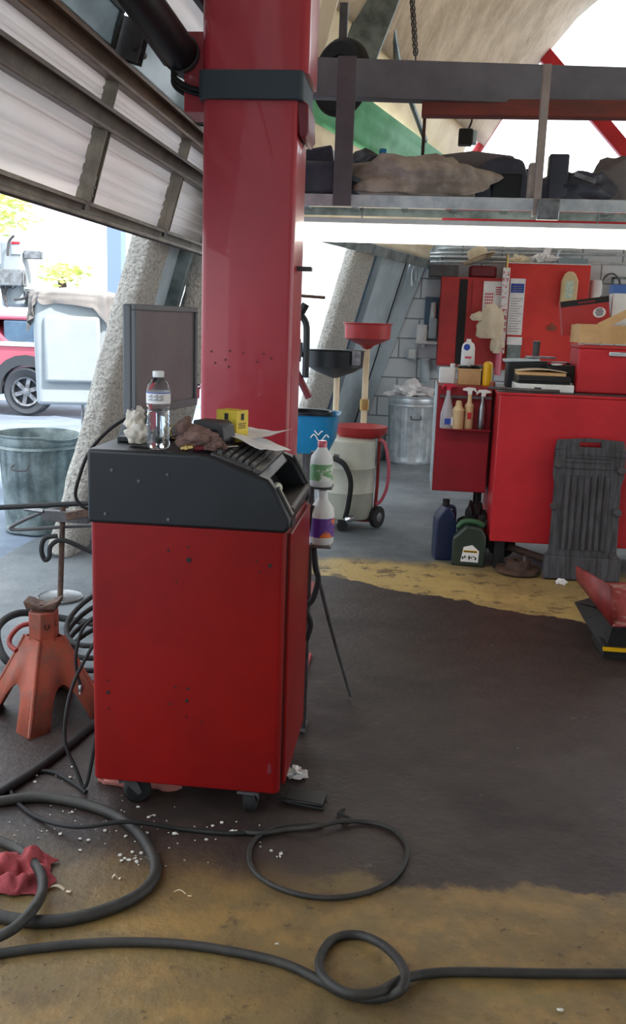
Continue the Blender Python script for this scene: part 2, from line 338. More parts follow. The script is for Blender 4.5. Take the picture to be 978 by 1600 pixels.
# ---- jambs between the bays, on leaning planes
def lean_frame(x, y, ang):                    # columns: along wall, up the slope, inward normal
    a = math.radians(ang); e1 = Vector((math.sin(a), math.cos(a), 0)); nn = Vector((math.cos(a), -math.sin(a), 0))
    e2 = (nn*TL+ZV).normalized(); e3 = e1.cross(e2)
    if e3.dot(nn) < 0: e3 = -e3
    return Matrix(((e1.x, e2.x, e3.x, x), (e1.y, e2.y, e3.y, y), (e1.z, e2.z, e3.z, 0), (0, 0, 0, 1)))
W1 = lean_frame(-1.96, 0, 0); W2 = lean_frame(-1.96, 5.5, 15)
def lumpy(s0, s1, v0, v1, dep, seed, T, amp=.035, taper=0, grow=0):
    mb = MB(); ns, nv, = 10, 60
    ring = []
    for k in range(28):
        a = 2*PI*k/28; cx = math.copysign(abs(math.cos(a))**.55, math.cos(a)); cy = math.copysign(abs(math.sin(a))**.55, math.sin(a)); ring.append((cx, cy))
    vs = []; fs = []
    for j in range(nv+1):
        v = v0+(v1-v0)*j/nv; tf = 1+grow*(1-j/nv)
        for k, (cx, cy) in enumerate(ring):
            q = Vector((cx*2, cy*2, v*3+seed)); d = amp*(noise.noise(q*1.6)+.5*noise.noise(q*5))
            vs.append(((s0+s1)/2+(cx*(s1-s0)/2)*tf*(1+d*2)+taper*(j/nv), v, -dep/2+cy*dep/2*(1+d*3)))
    n = 28
    for j in range(nv):
        for k in range(n): a = j*n+k; b = j*n+(k+1) % n; fs.append((a, b, b+n, a+n))
    fs += [list(range(n)), list(range(nv*n, nv*n+n))]
    return mb.add(vs, fs, T)
o = thing('concrete_column', 'rough pale concrete column leaning beside the dented metal bin', 'column', (-1.9, 5.2, 0))
obj('shaft', lumpy(5.10, 5.46, 0, 2.6, .16, 3, W1, grow=.15), m_conc, o, world=True, ang=80)
o = thing('concrete_column', 'smooth pale concrete column leaning behind the red funnel on a mast', 'column', tuple(W2 @ Vector((3.45, 0, 0))))
obj('shaft', lumpy(3.2, 3.78, 0, 2.6, .14, 9, W2, amp=.015), m_conc, o, world=True, ang=80)
jm = MB().box(5.44, 5.76, 0, 2.6, -.14, -.04, W1); struct('wall_left', jm, m_panel)
struct('trim_5', MB().box(5.76, 5.82, 0, 2.6, -.16, .04, W1), m_galvd, bev=.004)
struct('trim_6', MB().box(5.84, 6.02, 0, 2.6, -.2, -.1, W1), m_paneld)
struct('trim_7', lumpy(.5, .95, 0, 2.6, .12, 5, W2), m_conc)
struct('wall_left_rear', MB().box(4.0, 4.95, 0, 2.6, -.14, -.02, W2), m_panel)
struct('trim_8', MB().box(3.78, 4.0, 0, 2.6, -.2, -.08, W2), m_paneld)
struct('trim_9', MB().box(4.80, 4.818, 0, 2.6, -.03, -.012, W2), m_black)
# ---- overhead doors
D1 = lean_frame(-1.8, 0, 0); D2 = lean_frame(-1.96, 5.5, 15) @ T_((0, 0, .2))
def hidden_empty(name, T):
    o = bpy.data.objects.new(name, None); C.objects.link(o); o.matrix_world = T; TM[o.name] = T.copy(); o['kind'] = 'structure'; return o
dr = hidden_empty('door_1', D1)
Y0, Y1 = 1.2, 5.75
def ribbed(s0, s1, v0, v1, w, ridges, mat, parent, name='panel'):
    mb = MB(); prof_ = [(v0, 0)]
    for r in ridges: prof_ += [(r-.010, 0), (r-.006, .005), (r+.006, .005), (r+.010, 0)]
    prof_ += [(v1, 0)]
    vs = []; n = len(prof_)
    for s in (s0, s1):
        for v, h in prof_: vs.append((s, v, w+h))
    mb.add(vs, [(i, i+1, n+i+1, n+i) for i in range(n-1)]); return obj(name, mb, mat, parent, ang=20, solid=.004)
ribbed(Y0, Y1, 1.90, 2.19, -.03, [1.955, 2.0, 2.04, 2.11, 2.125], m_doorp, dr)
ribbed(Y0, Y1, 2.20, 2.36, -.03, [2.27, 2.29, 2.32], m_doorp, dr)
def chan(v0, v1, w0, w1, mat, name):          # C-shaped strut
    mb = MB(); t = .004
    mb.box(Y0, Y1, v0, v1, w0, w0+t); mb.box(Y0, Y1, v0, v0+t, w0, w1); mb.box(Y0, Y1, v1-t, v1, w0, w1); mb.box(Y0, Y1, v0, v0+.014, w1-t, w1); mb.box(Y0, Y1, v1-.014, v1, w1-t, w1)
    return obj(name, mb, mat, dr, bev=.001)
chan(1.845, 1.905, -.04, .02, m_rail, 'bottom_rail'); chan(2.165, 2.245, -.03, .035, m_strut, 'strut'); chan(2.335, 2.415, -.03, .035, m_raild, 'strut')
obj('seal', MB().box(Y0, Y1, 1.836, 1.845, -.03, -.01), m_dksteel, dr)
for s in (2.42, 3.545, 4.65, 5.6):
    st = MB().box(s-.04, s+.04, 1.895, 2.165, -.028, .0).box(s-.04, s-.034, 1.895, 2.165, 0, .03).box(s+.034, s+.04, 1.895, 2.165, 0, .018)
    obj('stile', st, m_rail, dr, bev=.001)
    obj('stile', MB().box(s-.035, s+.045, 2.245, 2.335, -.028, .0).box(s-.035, s-.03, 2.245, 2.335, 0, .028), m_rail, dr, bev=.001)
    hg = MB().box(s-.02, s+.025, 1.87, 2.0, .0, .012); 
    for v in (1.9, 1.93, 1.96): hg.cyl((s, v, .01), (s, v, .022), .007, n=8)
    obj('hinge', hg, m_steel, dr)
    h2 = MB().box(s-.03, s+.03, 2.42, 2.56, -.02, .0).box(s-.03, s-.024, 2.42, 2.56, 0, .07).box(s+.024, s+.03, 2.42, 2.56, 0, .07).cyl((s-.05, 2.47, .045), (s+.09, 2.47, .045), .014)
    obj('roller_bracket', h2, m_dksteel, dr, bev=.001)
for s0, s1 in ((1.3, 2.38), (2.46, 3.5), (3.6, 4.6), (4.7, 5.6)):
    fr = MB().box(s0, s1, 2.42, 2.44, -.03, -.01).box(s0, s1, 2.56, 2.59, -.03, -.01).box(s0, s0+.03, 2.44, 2.56, -.03, -.01).box(s1-.03, s1, 2.44, 2.56, -.03, -.01)
    obj('window_frame', fr, m_galvd, dr, bev=.003); obj('window_pane', MB().box(s0+.03, s1-.03, 2.44, 2.56, -.026, -.020), m_glass, dr)
chan(2.60, 2.66, -.03, .03, m_galvd, 'strut'); chan(2.86, 2.93, -.03, .035, m_dksteel, 'strut')
ribbed(Y0, Y1, 2.66, 3.4, -.03, [2.72, 2.8, 2.98, 3.05, 3.15], m_doorp, dr)
# curved track edge running up and over
obj('track', MB().tube([(.6+s, v, w) for s, v, w in ((0, 2.62, .3), (2, 2.66, .24), (4.2, 2.72, .2), (5.1, 2.72, .12))], .018, n=6), m_dksteel, dr)
d2 = hidden_empty('door_2', D2)
def rib2(v0, v1, mat, step_, w=0):
    mb = MB(); n = int((v1-v0)/step_); vs = []
    for s in (.1, 4.75):
        for k in range(n+1):
            v = v0+(v1-v0)*k/n; vs.append((s, v, w+(.02 if k % 2 else 0)+(0 if 0 < k < n else .004)))
    m_ = n+1; mb.add(vs, [(i, i+1, m_+i+1, m_+i) for i in range(n)]); return obj('panel', mb, mat, d2, ang=10, solid=.004)
rib2(2.2, 2.82, m_cream, .045); rib2(2.82, 3.14, m_green, .06); rib2(3.14, 3.9, m_cream, .2)
obj('bottom_rail', MB().box(.1, 4.75, 2.12, 2.21, -.02, .04), m_galvd, d2, bev=.004)
obj('track', MB().tube([(1.2, 3.9, .1), (1.9, 3.45, .12), (3.0, 3.1, .15)], .02, n=6), m_galvd, d2)
# grey-green door guide plate beside the chain
struct('trim_10', MB().box(-.11, .11, -.02, .02, 0, 1.3, T_(PY(545, 130, 6.2)) @ RY(20)), m_galvd)
struct('trim_11', MB().box(-.04, .04, -.02, .02, 0, 1.5, T_(PY(485, 120, 5.4)) @ RY(14)), m_cream)
# conduits along the back wall (fixed pipes)
for k, (y_, x0, x1) in enumerate(((388, 690, 905), (395, 680, 1010), (401, 668, 905), (409, 668, 1010), (383, 905, 1010))):
    yk = YB-.03-.03*k; p0 = PY(x0, y_, yk); p1 = PY(x1, y_+4, yk)
    cd = MB().tube([(p0.x-.02-.045*k, yk, p0.z-.25), (p0.x-.01-.045*k, yk, p0.z-.06), (p0.x+.06, yk, p0.z), tuple(p1)], .014, n=8, sm=4)
    tag(obj('conduit', cd, m_galv), ['upper long conduit across the block wall under the light', 'conduit just below the uppermost long one on the block wall', 'short middle conduit ending above the tall red cabinet', 'lowest conduit skimming over the wall cabinets', 'bright conduit at the right end of the block wall'][k], 'pipe', 'conduits on the back wall')
# ================================================================ diagnostic cart
AZ = (-.60, 2.67, 0)
az = thing('diagnostic_cart', 'tall red cart with black console top and keyboard, in front of the lift post', 'cart', AZ)
X0, X1, Yn, Yf = -.272, .275, -.252, .24
obj('cabinet_body', MB().rbox(X0, X1, Yn, Yf, .085, .855, .018), m_red, az, bev=.004)
dp = MB().rbox(X1-.004, X1+.012, Yn+.035, Yf-.01, .10, .845, .006); door = obj('front_door', dp, m_red, az, bev=.003)
obj('door_seam', MB().box(X1-.002, X1+.0015, Yn+.026, Yn+.034, .09, .85), m_blk, az)
near = [(X0-.004, .853), (.272, .853), (.286, .868), (.286, .893), (.243, .972), (.222, .998), (.07, 1.052), (.03, 1.058), (X0-.004, 1.058)]
mid = [(X0, .853), (.27, .853), (.286, .90), (.272, .912), (.20, .905), (.165, .955), (.215, .985), (.195, 1.006), (.065, 1.050), (X0, 1.0575)]
obj('console_cheek', MB().prismy(near, Yn-.006, Yn+.045), m_blackp, az, bev=.010, seg=3)
obj('console_cheek', MB().prismy(near, Yf-.045, Yf+.006), m_blackp, az, bev=.010, seg=3)
obj('console_top', MB().prismy(mid, Yn+.04, Yf-.04), m_blackp, az, bev=.003)
# slope frame on top: origin at keyboard's back edge
KT = T_((.065, 0, 1.052)) @ Matrix.Rotation(math.atan2(.046, .13), 4, 'Y')
kb = obj('keyboard', MB().box(-.005, .118, Yn+.012, Yf-.03, 0, .008).box(.118, .140, Yn+.012, Yf-.03, 0, .013), m_dkgrey, az, bev=.003)
for vs_ in [0]:
    kb.matrix_local = KT; TM[kb.name] = TM[az.name] @ KT
ks = MB(); ks2 = MB()
for r in range(6):
    y = Yn+.035; x = .006+r*.0185+(.004 if r else 0)
    while y < Yf-.065:
        w = .0165 if not (r == 5 and abs(y) < .07) else .1
        q = [(x, y, .008), (x+.016, y, .008), (x+.016, y+w, .008), (x, y+w, .008), (x+.003, y+.002, .019), (x+.0125, y+.002, .017), (x+.0125, y+w-.002, .017), (x+.003, y+w-.002, .019)]
        ks.add(q, [(4, 5, 6, 7), (0, 1, 5, 4), (1, 2, 6, 5), (2, 3, 7, 6), (3, 0, 4, 7)]); y += w+.0022
obj('keys', ks, m_dkgrey, kb)
NT_ = T_((.243, 0, .973)) @ Matrix.Rotation(math.atan2(.079, .043), 4, 'Y')     # nose slope
g1 = obj('vent_grille', MB().box(0, .088, Yn+.018, Yn+.04, -.002, .006), m_dkgrey, az, bev=.002); g1.matrix_local = NT_; TM[g1.name] = TM[az.name] @ NT_
gl = MB()
for k in range(15): gl.box(.006+k*.0053, .009+k*.0053, Yn+.022, Yn+.037, .006, .0075)
obj('slots', gl, m_drum, g1)
g2 = obj('vent_grille', MB().box(-.03, .07, Yf-.04, Yf-.015, -.002, .006), m_dkgrey, az, bev=.002); g2.matrix_local = NT_; TM[g2.name] = TM[az.name] @ NT_
obj('tray_lip', MB().tube([(.279, Yn+.05, .907), (.279, Yf-.05, .907)], .010, n=12), m_dkgrey, az)
obj('paper_roll', MB().cyl((.205, -.12, .925), (.205, .03, .925), .018), m_drum, az)
npl = obj('name_plate', MB().box(.286, .2885, Yn+.015, Yn+.09, .866, .888), m_blackp, az)
nm = MB()
for k in range(7): nm.box(.2885, .2895, Yn+.02+k*.0095, Yn+.027+k*.0095, .870+(k % 2)*.002, .884-(k % 3)*.002)
obj('lettering', nm, m_steel, npl)
for px, py in ((175, 735), (217, 752), (262, 742), (165, 803), (263, 812)):
    p = PY(px, py, 2.412); obj('screw', MB().lathe([(.0055, 0), (.0045, .003), (0, .004)], 12, T_(p) @ RX(90)), m_dksteel, az, world=True)
for px, py, r in ((295, 875, 4), (263, 860, 2), (294, 855, 1.6), (422, 884, 3), (401, 877, 1.5), (405, 893, 1.5), (276, 910, 1.4), (169, 1082, 3), (168, 1063, 1.5), (170, 1107, 1.5), (274, 1073, 1.6), (294, 1076, 2), (292, 1095, 3), (266, 1100, 1.8), (291, 1120, 1.6), (315, 1128, 1.5), (300, 1125, 1.3)):
    obj('drill_hole', MB().lathe([(r*.00185, 0), (r*.00185, .0008), (0, .0012)], 10, T_(PY(px, py, 2.4175)) @ RX(90)), m_blk, az, world=True)
obj('scuff', MB().blob((X1-.028, Yn-.0005, .16), (.006, .001, .02), 2, .2, 2, 4), m_maroon, az)
for cx, cy, rz in ((-.18, -.215, 25), (.185, -.225, 88), (-.19, .17, 15), (.19, .17, 60)):
    T = T_((cx, cy, 0)) @ RZ(rz)
    cs = MB().box(-.03, .03, -.03, .03, .078, .084, T).prismy([(-.016, .08), (.02, .08), (.038, .036), (.026, .030)], -.023, -.019, T).prismy([(-.016, .08), (.02, .08), (.038, .036), (.026, .030)], .019, .023, T)
    c = obj('caster', cs, m_dksteel, az)
    obj('wheel', MB().lathe([(.0, -.017), (.034, -.017), (.040, -.012), (.040, .012), (.034, .017), (0, .017)], 28, T @ T_((.028, 0, .0405)) @ RX(90), cap=False), m_black, c)
# ---- monitor standing on the cart, turned towards the keyboard side
mo = thing('monitor', 'switched-off widescreen monitor with dark bezel, standing on the red cart', 'monitor', (-.750, 2.75, 1.058), math.radians(90-9))
TMm = Matrix()
L = .225
obj('casing', MB().box(-L, L, .0, .028, .078, .388), m_bezel, mo, bev=.006)
fb = MB()
for a, b, c, d in ((-L, L, .372, .388), (-L, L, .078, .102), (-L, -L+.017, .102, .372), (L-.017, L, .102, .372)): fb.box(a, b, -.012, .0, c, d)
obj('bezel', fb, m_bezel, mo, bev=.002)
obj('screen', MB().box(-L+.016, L-.016, -.004, .001, .10, .374), m_screen, mo)
obj('stand_neck', MB().box(-.05, .05, .01, .03, .015, .16), m_bezel, mo, bev=.004)
obj('stand_base', MB().rbox(-.14, .14, -.05, .075, .0, .016, .03), m_blackp, mo, bev=.004)
# ---- bottle
def bottle_prof(k=1.0): return [(0, .001), (.022, 0), (.029, .006), (.0315, .014)] + [(.0318-(.0034 if i % 2 else 0), .020+i*.0062) for i in range(17)]+[(.0325, .126), (.0325, .158), (.0318, .164), (.027, .180), (.018, .192), (.0125, .198), (.0125, .203)]
bt = thing('water_bottle', 'clear half-litre water bottle with white cap and pale label', 'bottle', (-.694, 2.475, 1.058))
obj('bottle_body', MB().lathe(bottle_prof(), 36, cap=False), m_pet, bt, ang=80)
obj('water', MB().lathe([(0, .0025), (.021, .002), (.028, .008)]+[(.0302-(.0022 if i % 2 else 0), .020+i*.0062) for i in range(15)]+[(0, .111)], 32, cap=False), m_water, bt, ang=80)
lb = obj('label', MB().lathe([(.0329, .126), (.0329, .157)], 36, cap=False), m_paper, bt)
obj('blue_band', MB().lathe([(.0332, .1535), (.0332, .1565)], 36, cap=False), m_bluel, lb)
mk = MB()
for k in range(9):
    a = math.radians(-125+k*9)
    for z in (.147, .138): mk.box(-.0016, .0016, -.0004, .0004, 0, .003+.0025*((k*7+int(z*1000)) % 3), T_((.0333*math.cos(a), .0333*math.sin(a), z-.004)) @ Matrix.Rotation(a+PI/2, 4, 'Z'))
obj('lettering', mk, m_steel, lb)
cp = obj('cap', MB().lathe([(.0148, .196), (.0152, .198), (.0152, .210), (.0135, .2125), (0, .2125)], 30, lobes=30, amp=.02), m_white, bt)
# ---- other things on the cart
def rag(name, label, cat, mat, c, size, seed, n=26, amp=.6, group=None):
    def fn(u, v):
        x = (u-.5)*2; y = (v-.5)*2; q = Vector((x*1.7+seed, y*1.7, seed)); w = noise.noise(q)+.55*noise.noise(q*2.6)
        r = max(abs(x), abs(y)); z = (1-r**2.2)*(.5+amp*w)+.10*abs(noise.noise(q*5))
        return (x*size[0]*(.85+.3*noise.noise(q*1.3)), y*size[1]*(.85+.3*noise.noise(q*1.1+Vector((4, 2, 0)))), max(.003, z*size[2]+.005))
    return single(name, MB().grid(fn, n, n), mat, label, cat, group=group, base=c, solid=.003, ang=80, sub=1)
o = single('crumpled_tissue', MB().blob((0, 0, .026), (.038, .03, .034), 4, .25, 1.7, 3).blob((-.012, .01, .068), (.028, .022, .034), 4, .28, 1.7, 8), m_tissue, 'crumpled white tissue left of the water bottle on the cart', 'tissue', base=(-.765, 2.53, 1.059), ang=70)
single('shop_rag', MB().blob((0, 0, .026), (.055, .035, .034), 4, .26, 1.6, 11).blob((-.03, .005, .055), (.026, .02, .03), 4, .28, 1.5, 5).blob((.05, -.012, .016), (.036, .02, .020), 4, .3, 1.8, 21), m_ragb, 'crumpled brown shop rag lying right of the water bottle', 'rag', base=(-.596, 2.50, 1.058), ang=70)
single('flat_case', MB().rbox(-.035, .035, -.03, .03, 0, .014, .006), m_blackp, 'thin black case lying on the back left corner of the cart top', 'case', base=(-.812, 2.61, 1.058), bev=.002)
ad = thing('power_adapter', 'blocky black power adapter behind the brown rag', 'adapter', (-.565, 2.60, 1.058), math.radians(-18))
obj('casing', MB().prismy([(-.05, 0), (.035, 0), (.052, .02), (.045, .062), (.03, .072), (-.05, .072)], -.035, .035), m_dkgrey, ad, bev=.004)
obj('label', MB().box(.0, .03, -.0358, -.035, .012, .05), m_blackp, ad)
sg = thing('safety_glasses', 'wire and brass safety glasses lying behind the water bottle', 'glasses', (-.64, 2.60, 1.058), math.radians(20))
obj('rim', MB().tube([(-.03+.024*math.cos(t*.6), .0, .035+.022*math.sin(t*.6)) for t in range(11)], .002, n=6, sm=2), m_brass, sg)
obj('rim', MB().tube([(.03+.024*math.cos(t*.6), .0, .035+.022*math.sin(t*.6)) for t in range(11)], .002, n=6, sm=2), m_chrome, sg)
obj('bridge', MB().tube([(-.008, 0, .045), (0, 0, .05), (.008, 0, .045)], .002, n=6), m_brass, sg)
obj('temple', MB().tube([(-.054, 0, .04), (-.05, .05, .036), (-.04, .09, .004)], .002, n=6), m_brass, sg)
obj('temple', MB().tube([(.054, 0, .04), (.05, .05, .036), (.04, .09, .004)], .002, n=6), m_brass, sg)
single('hose_fitting', MB().lathe([(.006, 0), (.006, .012), (.010, .012), (.010, .02), (.007, .02), (.007, .034), (.004, .036)], 6, RY(80)), m_brass, 'small brass fitting lying in front of the brown rag', 'fitting', base=(-.625, 2.452, 1.066))
sc = thing('screwdriver', 'thin metal-tipped tool pointing out of the brown rag', 'tool', (-.52, 2.50, 1.066), math.radians(28))
obj('shaft', MB().cyl((-.03, 0, 0), (.045, 0, .004), .0028), m_chrome, sc); obj('handle', MB().cyl((-.08, 0, -.001), (-.03, 0, 0), .007, n=10), m_maroon, sc)
# papers under the yellow box
def sheet(w, d, curl, seed):
    return MB().grid(lambda u, v: ((u-.5)*w, (v-.5)*d, .003+curl*max(0, u-.45)**2*2+.004*noise.noise(Vector((u*3+seed, v*3, 0)))), 14, 10)
SL = Matrix.Rotation(math.atan2(.046, .13), 4, 'Y')
def placed(o, T): o.matrix_world = T; TM[o.name] = T; return o
o = obj('paper_sheet', sheet(.14, .22, .03, 1), m_paper, solid=.0006, ang=80); placed(o, T_((-.470, 2.78, 1.070)) @ RZ(-12) @ RY(6)); tag(o, 'white sheet with curled right edge under the yellow box', 'paper')
o = obj('paper_sheet', sheet(.15, .17, .0, 2), m_paper, solid=.0006, ang=80); placed(o, T_((-.455, 2.66, 1.066)) @ RY(17) @ RZ(-24)); tag(o, 'white sheet lying flat across the keyboard keys', 'paper')
yb = thing('parts_box', 'small yellow parts box standing on white paper beside the post', 'box', (-.533, 2.70, 1.061), math.radians(-28))
obj('carton', MB().box(-.038, .038, -.028, .028, 0, .092), m_yel, yb, bev=.001)
obj('emblem', MB().box(-.007, .007, -.0286, -.028, .064, .083), m_blk, yb); obj('emblem', MB().box(.038, .0386, -.007, .007, .064, .083), m_blk, yb)
ln = MB()
for k, (w, z) in enumerate(((.026, .052), (.024, .047), (.028, .041), (.020, .030), (.022, .022))):
    for q in range(7): ln.box(-w+q*w*2/7, -w+(q+.75)*w*2/7, -.0286, -.028, z, z+.0028)
obj('lettering', ln, m_blk, yb)
ln = MB()
for w, z in ((.018, .052), (.016, .046), (.018, .04)):
    for q in range(5): ln.box(.038, .0386, -w+q*w*2/5, -w+(q+.75)*w*2/5, z, z+.0028)
obj('lettering', ln, m_blk, yb)
# ================================================================ lift post
ps = thing('lift_post', 'tall red steel post of a car lift, with black band, behind the cart', 'post', (-.63, 3.53, 0))
obj('column', MB().rbox(-.166, .172, -.13, .15, .012, 2.17, .022, seg=6), m_postred, ps)
obj('upper_column', MB().rbox(-.170, .205, -.14, .16, 2.25, 3.25, .035, seg=6), m_postred, ps)
obj('base_plate', MB().box(-.25, .25, -.2, .25, 0, .014), m_postred, ps, bev=.002)
bd = obj('band', MB().rbox(-.178, .19, -.15, .165, 2.16, 2.255, .02), M('band_black', (50, 62, 70), rough=.55), ps, bev=.004)
obj('band_lip', MB().prismy([(.16, 2.17), (.205, 2.155), (.21, 2.06), (.195, 2.035), (.175, 2.05), (.165, 2.12)], -.12, .1), m_maroon, ps, bev=.008)
obj('side_bracket', MB().box(-.245, -.168, -.08, .1, 2.13, 2.395), m_postred, ps, bev=.004)
for px, py in ((330, 549), (359, 548), (352, 562), (336, 567), (357, 573), (380, 551), (412, 553), (402, 565), (424, 560)):
    obj('bolt_hole', MB().lathe([(.0045, 0), (.0045, .001), (0, .0015)], 10, T_(PY(px, py, 3.399)) @ RX(90)), m_maroon, ps, world=True)
lk = MB().cyl(PY(306, 602, 3.48), PY(306, 622, 3.48), .014).cyl(PY(298, 604, 3.48), PY(313, 604, 3.48), .010); obj('catch', lk, m_chrome, ps, world=True)
rs = MB()
for (px, py, w, h) in ((459, 290, .02, .05), (458, 345, .014, .035)):
    p = PY(px, py, 3.5); rs.box(p.x-.02, p.x+w-.005, 3.45, 3.55, p.z-h, p.z+h)
obj('side_catch', rs, m_white, ps, world=True, bev=.004)
p = PY(470, 420, 3.5); obj('stop_bar', MB().box(p.x-.05, p.x+.04, 3.48, 3.53, p.z-.008, p.z+.008), m_dksteel, ps, world=True, bev=.002)
# dark cylinder and hoses at the post's upper left
hc = thing('hydraulic_cylinder', 'dark grimy cylinder slanting down to the post bracket from the upper left', 'cylinder', tuple(PY(292, 100, 3.5)))
a, b = PY(292, 96, 3.5), PY(170, -70, 2.9)
obj('tube', MB().cyl(a, b, .062, n=24), m_blackp, hc, world=True); obj('end_cap', MB().cyl(a-(b-a).normalized()*.05, a+(b-a).normalized()*.06, .05, .068, n=24), m_dksteel, hc, world=True)
obj('side_strip', MB().cyl(PY(262, 96, 3.45), PY(152, -60, 2.9), .02, n=8), m_dksteel, hc, world=True)
for k, off in enumerate((0, 7, 14)):
    pts = [PY(x, y+off, 3.42+.02*k) for x, y in ((296, 96), (278, 98), (270, 110), (276, 124), (296, 136), (320, 142))]
    tag(obj('hydraulic_hose', MB().tube(pts, .008, n=8), m_black), ['uppermost thin black hydraulic hose looping from the grimy cylinder to the post', 'middle of three thin hydraulic hoses looping to the post', 'lowest and outermost thin hydraulic hose looping to the post'][k], 'hose', 'hydraulic hoses at the post')
# ================================================================ floor hoses and cords
def G(px, py, z=.0): return tuple(PZ(px, py, z))
def hose(pts, r, label, mat=m_hose, name='air_hose', cat='hose', group=None, sm=8):
    return tag(obj(name, MB().tube([G(x, y, z) for x, y, z in pts], r, n=12, sm=sm), mat), label, cat, group)
R_ = .0105
hose([(-60, 1500, R_), (0, 1490, R_), (90, 1478, R_), (190, 1472, R_), (290, 1476, R_), (390, 1492, R_), (450, 1508, R_), (500, 1532, R_), (540, 1553, R_), (590, 1560, R_), (628, 1545, R_+.03), (630, 1512, R_+.035), (600, 1478, R_+.012), (560, 1461, R_), (520, 1468, R_), (499, 1500, R_+.01), (508, 1530, R_+.03), (545, 1552, R_+.034), (590, 1550, R_+.03), (630, 1530, R_+.01), (680, 1520, R_), (760, 1519, R_), (860, 1521, R_), (990, 1521, R_), (1060, 1520, R_)], R_, 'thick black air hose with a loose overhand knot crossing the foreground')
R2 = .015
hose([(-60, 1262, R2), (0, 1252, R2), (70, 1246, R2), (150, 1262, R2), (205, 1290, R2), (238, 1335, R2), (240, 1372, R2), (205, 1405, R2), (130, 1432, R2), (60, 1440, R2), (0, 1432, R2), (-50, 1420, R2)], R2, 'thick grey hose curving in a wide half loop in front of the cart')
hose([(-60, 1285, R2), (-10, 1310, R2), (30, 1328, R2), (60, 1358, R2+.016), (66, 1392, R2+.022), (48, 1425, R2+.034), (15, 1455, R2+.02), (-40, 1478, R2)], R2-.002, 'grey hose curling over the red cloth at the left edge')
hose([(-40, 1262, .014), (10, 1232, .014), (60, 1200, .014), (110, 1162, .014), (150, 1130, .014), (200, 1110, .014)], .014, 'dark hose running diagonally under the cart beside the jack stand', mat=m_black)
hose([(135, 1238, .007), (112, 1222, .007), (80, 1206, .007), (45, 1208, .007), (18, 1226, .007), (24, 1250, .007), (60, 1278, .007), (120, 1292, .03), (200, 1284, .04), (280, 1295, .008), (350, 1302, .008), (400, 1300, .008), (450, 1292, .008), (500, 1290, .008)], .0062, 'thin black cord snaking below the cart casters', name='thin_lead', cat='cord', mat=m_black)
loop = [(505, 1288, .007), (440, 1292, .008), (402, 1308, .008), (389, 1335, .008), (398, 1362, .008), (430, 1385, .008), (480, 1400, .008), (530, 1402, .008), (580, 1392, .008), (615, 1372, .008), (633, 1345, .008), (634, 1318, .008), (610, 1294, .008), (570, 1284, .008), (530, 1284, .016), (490, 1292, .02), (450, 1296, .012), (410, 1302, .012), (380, 1300, .008)]
hose(loop, .0068, 'thin dark cord lying in one wide oval loop on bare floor', name='looped_lead', cat='cord')
hose([(535, 1288, .007), (545, 1278, .007), (528, 1272, .007), (538, 1264, .007)], .004, 'short frayed cord end beside the top of the oval loop', name='cord_end', cat='cord', mat=m_black)
# cables hanging at the cart's left side
def cable(pts, r, label, cat='cable', mat=m_black, group=None, name='cable'):
    return tag(obj(name, MB().tube([PY(x, y, Y) for x, y, Y in pts], r, n=8, sm=8), mat), label, cat, group)
cable([(225, 640, 2.98), (200, 652, 2.99), (170, 672, 2.96), (140, 705, 2.93), (124, 745, 2.92), (118, 775, 2.92), (130, 792, 2.92), (150, 797, 2.93)], .006, 'black monitor cable looping down the left side of the cart')
cable([(146, 965, 2.8), (128, 985, 2.78), (119, 1020, 2.76), (120, 1050, 2.76), (126, 1072, 2.76)], .0055, 'black lead with a metal plug hanging beside the jack stand')
single('cable_plug', MB().lathe([(.006, 0), (.009, .004), (.009, .016), (.006, .02), (.006, .03)], 10, RX(160)), m_steel, 'small metal plug at the end of the hanging black lead', 'plug', base=tuple(PY(127, 1070, 2.76)))
cable([(150, 1000, 2.66), (118, 1060, 2.62), (104, 1110, 2.55), (102, 1160, 2.52), (118, 1200, 2.50), (134, 1228, 2.48), (150, 1150, 2.5)], .006, 'black cable sagging nearly to the floor left of the cart')
cpt = []
for k in range(34):
    t = k*PI/4; cpt.append((-1.12+.21*math.cos(t)*(1-.004*k), 3.36+.15*math.sin(t), .10+.0062*k+.10*math.sin(t+.5)))
cpt.append((-.82, 3.2, .4))
tag(obj('coiled_cable', MB().tube(cpt, .0105, n=8, sm=4), m_black), 'tangled coil of black cable behind the orange jack stand', 'cable')
hose([(120, 1010, .02), (60, 1000, .02), (15, 1035, .02), (-5, 985, .1), (30, 958, .12), (90, 965, .05), (150, 975, .05)], .016, 'fat black hose arching round behind the orange jack stand', mat=m_black)
# ================================================================ jack stand
JS = (-1.262, 3.02, 0)
js = thing('jack_stand', 'worn orange car jack stand with splayed legs, left of the cart', 'jack stand', JS, math.radians(8))
def jk(z, side): h = 1-z/.29; return (.048+.115*h**1.05)                # half width of the pyramid at height z
for k in range(4):
    T2 = Matrix.Rotation(PI/2*k+PI/4, 4, 'Z'); vs = []; fs = []; n = 16
    for i in range(n+1):
        t = -1+2*i/n; col_ = []
        hb = jk(0, 0); xb = t*hb; cut = .135*math.sqrt(max(0, 1-(t/.5)**2)) if abs(t) < .5 else 0
        for z in (cut, cut+(.29-cut)*.5, .29): w = jk(z, 0); vs.append((w, t*w, z))
    for i in range(n):
        for j in range(2): q = i*3+j; fs.append((q, q+3, q+4, q+1))
    obj('leg', MB().add(vs, fs, T2), m_orange, js, solid=.005, ang=60)
    obj('corner_fold', MB().tube([T2 @ Vector((jk(z, 0), jk(z, 0), z)) for z in (0.004, .1, .2, .29)], .007, n=8, sm=2), m_orange, js)
